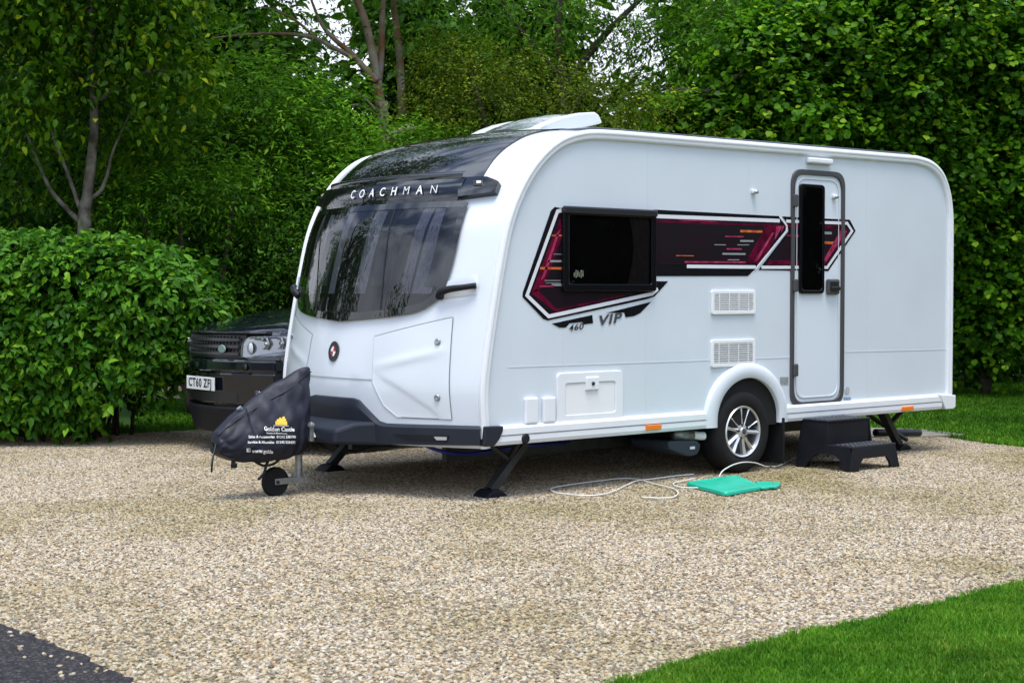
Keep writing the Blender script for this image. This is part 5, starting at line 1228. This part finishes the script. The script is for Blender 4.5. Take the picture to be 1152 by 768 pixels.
sheet('tarmac_road', [(p[0], p[1]) for p in road], .010, TARM)
slab = [gp(905, 489), gp(1000, 493.5), gp(1088, 490.5), gp(1040, 484.5), gp(950, 482)]
CONC = mat('concrete', (.26, .24, .21), .9, col2=(.17, .155, .13), vscale=6, bump=.3, bscale=50)
mb = MB(); mb.prism([(p[0], p[1]) for p in slab], lambda x, y: (x, y, -.01), lambda x, y: (x, y, .02)); o = mb.build('concrete_path', CONC, bevel=.005); o['kind'] = 'structure'
# pale track seen under the hedge end
sheet('far_track', [gp(60, 425), gp(230, 428), gp(240, 448), gp(50, 446)], -.004, GRAV)

# ---- loose stones by geometry nodes (stuff nobody could count)
def stone_mat():
    m = bpy.data.materials.new('stones'); N, L = nodes(m); b = N['Principled BSDF']; b.inputs['Roughness'].default_value = .8; b.inputs['Specular IOR Level'].default_value = .3
    oi = N.new('ShaderNodeObjectInfo'); r = N.new('ShaderNodeValToRGB'); E = r.color_ramp.elements
    cols = [(.24, .195, .14), (.40, .325, .22), (.50, .42, .30), (.30, .21, .12), (.53, .46, .35), (.28, .25, .225), (.45, .34, .20), (.20, .165, .125), (.46, .38, .27), (.56, .51, .43)]
    E[0].color = (*cols[0], 1); E[1].color = (*cols[-1], 1); r.color_ramp.interpolation = 'CONSTANT'
    for i in range(1, len(cols)-1): e = E.new(i/len(cols)); e.color = (*cols[i], 1)
    E[-1].position = .9
    L.new(oi.outputs['Random'], r.inputs['Fac'])
    tc = N.new('ShaderNodeNewGeometry'); n = N.new('ShaderNodeTexNoise'); n.inputs['Scale'].default_value = .55; n.inputs['Detail'].default_value = 7; n.inputs['Roughness'].default_value = .6
    L.new(tc.outputs['Position'], n.inputs['Vector'])
    rr = N.new('ShaderNodeValToRGB'); rr.color_ramp.elements[0].position = .46; rr.color_ramp.elements[0].color = (0, 0, 0, 1); rr.color_ramp.elements[1].position = .70; rr.color_ramp.elements[1].color = (.75, .75, .75, 1)
    L.new(n.outputs['Fac'], rr.inputs['Fac']); mx = N.new('ShaderNodeMixRGB'); mx.blend_type = 'MULTIPLY'; mx.inputs[2].default_value = (.50, .50, .20, 1)
    L.new(rr.outputs['Color'], mx.inputs[0]); L.new(r.outputs['Color'], mx.inputs[1])
    n2 = N.new('ShaderNodeTexNoise'); n2.inputs['Scale'].default_value = 45; L.new(tc.outputs['Position'], n2.inputs['Vector'])
    m2 = N.new('ShaderNodeMapRange'); m2.inputs['To Min'].default_value = .66; m2.inputs['To Max'].default_value = 1.08; L.new(n2.outputs['Fac'], m2.inputs['Value'])
    vm = N.new('ShaderNodeVectorMath'); vm.operation = 'SCALE'; L.new(mx.outputs[0], vm.inputs[0]); L.new(m2.outputs['Result'], vm.inputs['Scale'])
    L.new(vm.outputs['Vector'], b.inputs['Base Color']); return m
def scatter_stones(P=None, dens=4600, z0=.002, nm='gravel', lab='loose cream and tan gravel stones covering the pitch'):
    # area the camera can see, clipped roughly to the gravel
    base = bpy.data.meshes.new('stones'); 
    P = P or [gp(-60, 690), gp(0, 703), gp(60, 726), gp(100, 742), gp(150, 769), gp(190, 795), gp(450, 795), gp(640, 792)] + lawn_e[1:11] + [gp(1210, 643), gp(1210, 508)] + far_e[1:] + [gp(930, 484), gp(600, 484), gp(205, 485), gp(120, 489), gp(0, 492), gp(-60, 495)]
    bm = bmesh.new(); f = bm.faces.new([bm.verts.new((p[0], p[1], z0)) for p in P]); bm.normal_update()
    if f.normal.z < 0: f.normal_flip()
    bmesh.ops.triangulate(bm, faces=bm.faces); bm.to_mesh(base); bm.free()
    o = bpy.data.objects.new(nm, base); C.objects.link(o); tag(o, lab, 'gravel', kind='stuff')
    sm = bpy.data.materials.get('stones') or stone_mat(); base.materials.append(sm)
    ng = bpy.data.node_groups.new('scatter', 'GeometryNodeTree'); ng.interface.new_socket('Geometry', in_out='INPUT', socket_type='NodeSocketGeometry'); ng.interface.new_socket('Geometry', in_out='OUTPUT', socket_type='NodeSocketGeometry')
    N, L = ng.nodes, ng.links; gi = N.new('NodeGroupInput'); go = N.new('NodeGroupOutput')
    dp_ = N.new('GeometryNodeDistributePointsOnFaces'); dp_.distribute_method = 'RANDOM'; dp_.inputs['Density'].default_value = dens; dp_.inputs['Seed'].default_value = 3
    L.new(gi.outputs[0], dp_.inputs['Mesh'])
    join = N.new('GeometryNodeGeometryToInstance')
    for k in range(5):
        ic = N.new('GeometryNodeMeshIcoSphere'); ic.inputs['Radius'].default_value = 1.0; ic.inputs['Subdivisions'].default_value = 2
        spn = N.new('GeometryNodeSetPosition'); nz = N.new('ShaderNodeTexNoise'); nz.noise_dimensions = '4D'; nz.inputs['W'].default_value = k*3.7; nz.inputs['Scale'].default_value = 1.3
        sub = N.new('ShaderNodeVectorMath'); sub.operation = 'SUBTRACT'; sub.inputs[1].default_value = (.5, .5, .5); L.new(nz.outputs['Color'], sub.inputs[0])
        sc = N.new('ShaderNodeVectorMath'); sc.operation = 'SCALE'; sc.inputs['Scale'].default_value = 1.5; L.new(sub.outputs[0], sc.inputs[0])
        L.new(ic.outputs['Mesh'], spn.inputs['Geometry']); L.new(sc.outputs[0], spn.inputs['Offset'])
        smn = N.new('GeometryNodeSetMaterial'); smn.inputs['Material'].default_value = sm; L.new(spn.outputs[0], smn.inputs['Geometry']); L.new(smn.outputs[0], join.inputs[0])
    ip = N.new('GeometryNodeInstanceOnPoints'); ip.inputs['Pick Instance'].default_value = True; L.new(dp_.outputs['Points'], ip.inputs['Points']); L.new(join.outputs[0], ip.inputs['Instance'])
    rv = N.new('FunctionNodeRandomValue'); rv.data_type = 'FLOAT_VECTOR'; rv.inputs[0].default_value = (.0050, .0042, .003); rv.inputs[1].default_value = (.0140, .0105, .0062)
    rr = N.new('FunctionNodeRandomValue'); rr.data_type = 'FLOAT_VECTOR'; rr.inputs[0].default_value = (-.45, -.45, 0); rr.inputs[1].default_value = (.45, .45, 6.28); rr.inputs['Seed'].default_value = 5
    L.new(rv.outputs[0], ip.inputs['Scale']); L.new(rr.outputs[0], ip.inputs['Rotation'])
    L.new(ip.outputs[0], go.inputs[0]); md = o.modifiers.new('scatter', 'NODES'); md.node_group = ng
scatter_stones()
scatter_stones([gp(-40, 695), gp(0, 703), gp(60, 726), gp(100, 742), gp(150, 768), gp(190, 795), gp(110, 800), gp(60, 758), gp(0, 722), gp(-40, 714)], 130, .012, 'stray_gravel', 'thin scatter of stray gravel stones along the tarmac edge')
scatter_stones([gp(-40, 714), gp(0, 722), gp(60, 758), gp(110, 800), gp(-40, 800)], 10, .012, 'stray_gravel', 'few scattered gravel stones lying out on the tarmac')

fl = MB()
for i in range(70):
    x, y = rng.uniform(20, 1130), rng.uniform(520, 760); p = gp(x, y, .016); 
    if x > 660 and y > 640: continue
    if x < 160 and y > 690: continue
    a = rng.uniform(0, 6.3); r_ = rng.uniform(.010, .022); u = np.array([math.cos(a), math.sin(a), rng.uniform(-.2, .4)])*r_; w_ = np.array([-math.sin(a), math.cos(a), rng.uniform(-.3, .3)])*r_*.5
    fl.add([p-u, p-w_, p+u, p+w_], [(0, 1, 2, 3)])
o = fl.build('fallen_leaves', mat('dead_leaf', (.22, .08, .03), .7, col2=(.12, .09, .02), vscale=3), fix=False); tag(o, 'small dead brown leaves scattered over the gravel', 'leaves', kind='stuff')
# ---- grass blades
LF_GRASS = leaf_mat('grass_blade', (.035, .13, .006), (.11, .29, .012), (.26, .36, .05), .55, .35)
def in_poly(P, poly):
    x, y = P[:, 0], P[:, 1]; c = np.zeros(len(P), bool); n = len(poly); j = n-1
    for i in range(n):
        xi, yi, xj, yj = poly[i][0], poly[i][1], poly[j][0], poly[j][1]
        m = ((yi > y) != (yj > y)); xx = (xj-xi)*(y-yi)/((yj-yi) if abs(yj-yi) > 1e-9 else 1e-9)+xi; c ^= m & (x < xx); j = i
    return c
def grass(name, poly, dens, h, w, label, edge_=False):
    A = np.array([[p[0], p[1]] for p in poly]); lo, hi = A.min(0), A.max(0); n = int((hi-lo).prod()*dens)
    P = rng.uniform(lo, hi, (n, 2)); P = P[in_poly(P, A)]; n = len(P)
    cl = .6*np.sin(P[:, 0]*5+np.sin(P[:, 1]*4)*2)*np.sin(P[:, 1]*6+P[:, 0]*2)+.5*np.sin(P[:, 0]*17+np.sin(P[:, 1]*13))*np.sin(P[:, 1]*19+P[:, 0]*5)
    hh = h*(.5+.8*rng.random(n))*(1+.22*cl); a = rng.uniform(0, 2*PI, n); le = rng.uniform(.15, .8, n)*hh; wd = w*(.6+.7*rng.random(n))
    dx = np.stack([np.cos(a), np.sin(a)], 1); px_ = np.stack([-dx[:, 1], dx[:, 0]], 1); z = np.zeros((n, 1))
    b0 = np.hstack([P-px_*wd[:, None], z]); b1 = np.hstack([P+px_*wd[:, None], z])
    m0 = np.hstack([P+dx*(le*.35)[:, None]-px_*wd[:, None]*.8, (hh*.6)[:, None]]); m1 = np.hstack([P+dx*(le*.35)[:, None]+px_*wd[:, None]*.8, (hh*.6)[:, None]])
    t = np.hstack([P+dx*le[:, None], (hh*(1-.3*le/hh))[:, None]])
    V = np.stack([b0, b1, m1, m0, t], 1).reshape(-1, 3); k = np.arange(n)[:, None]*5
    Fq = np.concatenate([np.hstack([k, k+1, k+2]), np.hstack([k, k+2, k+3]), np.hstack([k+3, k+2, k+4])])
    v = np.clip(.42+.30*cl+rng.normal(size=n)*.24, 0, 1); o = np_mesh(name, V, Fq, LF_GRASS, None, np.repeat(v, 5)); tag(o, label, 'grass', kind='stuff'); return o
near = jag([gp(650, 791), gp(688, 771), gp(762, 750), gp(815, 736), gp(864, 723), gp(915, 712), gp(967, 701), gp(1005, 692), gp(1041, 684), gp(1090, 669), gp(1152, 657), gp(1230, 645)], .018, .05)+[gp(1230, 800), gp(900, 800)]
grass('lawn_grass', near, 30000, .036, .0020, 'bright green mown grass in the near right corner')
farl = [gp(1050, 488), gp(1112, 499.5), gp(1152, 504), gp(1230, 508), gp(1230, 430), gp(1050, 430), gp(900, 445), gp(830, 470)]
grass('lawn_grass', farl, 2200, .045, .006, 'shaded green grass strip beyond the caravan rear corner')
grass('lawn_grass', [gp(150, 478), gp(212, 483), gp(300, 483), gp(300, 452), gp(150, 452)], 1600, .07, .007, 'small patch of grass between the hedge end and the black car')
grass('verge_grass', [gp(-60, 497), gp(0, 493), gp(120, 490), gp(205, 485), gp(215, 478), gp(120, 480), gp(0, 482), gp(-60, 484)], 900, .06, .006, 'sparse weedy grass along the foot of the left hedge')

# ================================================================== SKY, SUN, CAMERA
w = bpy.data.worlds.new('World'); bpy.context.scene.world = w; w.use_nodes = True; N = w.node_tree.nodes; L = w.node_tree.links
SUN_EL, SUN_AZ = math.radians(75), math.radians(236)    # azimuth measured from +x, counter-clockwise
bg = N['Background']; bg.inputs[1].default_value = .115
sky = N.new('ShaderNodeTexSky'); sky.sky_type = 'NISHITA'; sky.sun_disc = False; sky.sun_elevation = SUN_EL; sky.sun_rotation = math.radians(90)-SUN_AZ; sky.air_density = 1.0; sky.dust_density = 2.0
tc = N.new('ShaderNodeTexCoord'); mp = N.new('ShaderNodeMapping'); mp.inputs['Scale'].default_value = (1.3, 1.3, 2.6); L.new(tc.outputs['Generated'], mp.inputs[0])
n1 = N.new('ShaderNodeTexNoise'); n1.inputs['Scale'].default_value = 2.3; n1.inputs['Detail'].default_value = 9; n1.inputs['Roughness'].default_value = .56; L.new(mp.outputs[0], n1.inputs['Vector'])
r1 = N.new('ShaderNodeValToRGB'); r1.color_ramp.elements[0].position = .27; r1.color_ramp.elements[1].position = .45; L.new(n1.outputs['Fac'], r1.inputs['Fac'])
n2 = N.new('ShaderNodeTexNoise'); n2.inputs['Scale'].default_value = 3.1; n2.inputs['Detail'].default_value = 7; L.new(mp.outputs[0], n2.inputs['Vector'])
r2 = N.new('ShaderNodeValToRGB'); r2.color_ramp.elements[0].position = .42; r2.color_ramp.elements[0].color = (2.2, 3.2, 5.6, 1); r2.color_ramp.elements[1].position = .58; r2.color_ramp.elements[1].color = (11.2, 12.6, 15.0, 1)
L.new(n2.outputs['Fac'], r2.inputs['Fac'])
mx = N.new('ShaderNodeMixRGB'); vd = N.new('ShaderNodeVectorMath'); vd.operation = 'DOT_PRODUCT'; vd.inputs[1].default_value = (math.cos(SUN_AZ)*math.cos(SUN_EL), math.sin(SUN_AZ)*math.cos(SUN_EL), math.sin(SUN_EL)); L.new(tc.outputs['Generated'], vd.inputs[0])
gm = N.new('ShaderNodeMapRange'); gm.inputs['From Min'].default_value = .35; gm.inputs['From Max'].default_value = 1.0; gm.inputs['To Min'].default_value = .85; gm.inputs['To Max'].default_value = 1.9; gm.interpolation_type = 'SMOOTHSTEP'
L.new(vd.outputs['Value'], gm.inputs['Value']); gs = N.new('ShaderNodeVectorMath'); gs.operation = 'SCALE'; L.new(r2.outputs['Color'], gs.inputs[0]); L.new(gm.outputs['Result'], gs.inputs['Scale'])
sz = N.new('ShaderNodeSeparateXYZ'); L.new(tc.outputs['Generated'], sz.inputs[0]); hz = N.new('ShaderNodeMapRange'); hz.inputs['From Min'].default_value = .22; hz.inputs['From Max'].default_value = .5; hz.inputs['To Min'].default_value = 1; hz.inputs['To Max'].default_value = 0; L.new(sz.outputs['Z'], hz.inputs['Value'])
mm = N.new('ShaderNodeMath'); mm.operation = 'MAXIMUM'; L.new(hz.outputs['Result'], mm.inputs[0]); L.new(r1.outputs['Color'], mm.inputs[1])
L.new(mm.outputs[0], mx.inputs[0]); L.new(sky.outputs[0], mx.inputs[1]); L.new(gs.outputs['Vector'], mx.inputs[2]); mw = N.new('ShaderNodeMixRGB'); mw.inputs[2].default_value = (10.0, 10.5, 11.2, 1); ma = N.new('ShaderNodeMath'); ma.operation = 'MULTIPLY'; ma.inputs[1].default_value = .8
L.new(hz.outputs['Result'], ma.inputs[0]); L.new(ma.outputs[0], mw.inputs[0]); L.new(mx.outputs[0], mw.inputs[1]); L.new(mw.outputs[0], bg.inputs[0])
sl = bpy.data.lights.new('sun', 'SUN'); sl.energy = 3.2; sl.angle = math.radians(24); sl.color = (1, .93, .80); so = bpy.data.objects.new('sun', sl); C.objects.link(so)
dvec = Vector((math.cos(SUN_AZ)*math.cos(SUN_EL), math.sin(SUN_AZ)*math.cos(SUN_EL), math.sin(SUN_EL))); so.rotation_euler = dvec.to_track_quat('Z', 'Y').to_euler(); so.location = tuple(dvec*30)

cd = bpy.data.cameras.new('camera'); co_ = bpy.data.objects.new('camera', cd); C.objects.link(co_); bpy.context.scene.camera = co_
cd.sensor_width = 36; cd.lens = FP/1152*36; cd.clip_start = .1; cd.clip_end = 500
co_.location = tuple(CAM); co_.rotation_euler = Matrix((RT, UP, -FW)).transposed().to_euler()
cd.dof.use_dof = True; cd.dof.focus_distance = 11.3; cd.dof.aperture_fstop = 7.0
sc = bpy.context.scene; sc.render.engine = 'CYCLES'; sc.view_settings.view_transform = 'Standard'; sc.view_settings.look = 'None'; sc.view_settings.exposure = 0.18; sc.view_settings.gamma = 1.0
sc.view_settings.use_curve_mapping = False
sc.cycles.max_bounces = 8; sc.cycles.transparent_max_bounces = 12; sc.cycles.use_denoising = True; sc.cycles.caustics_reflective = False; sc.cycles.caustics_refractive = False
sc.render.resolution_x = 1024; sc.render.resolution_y = 682
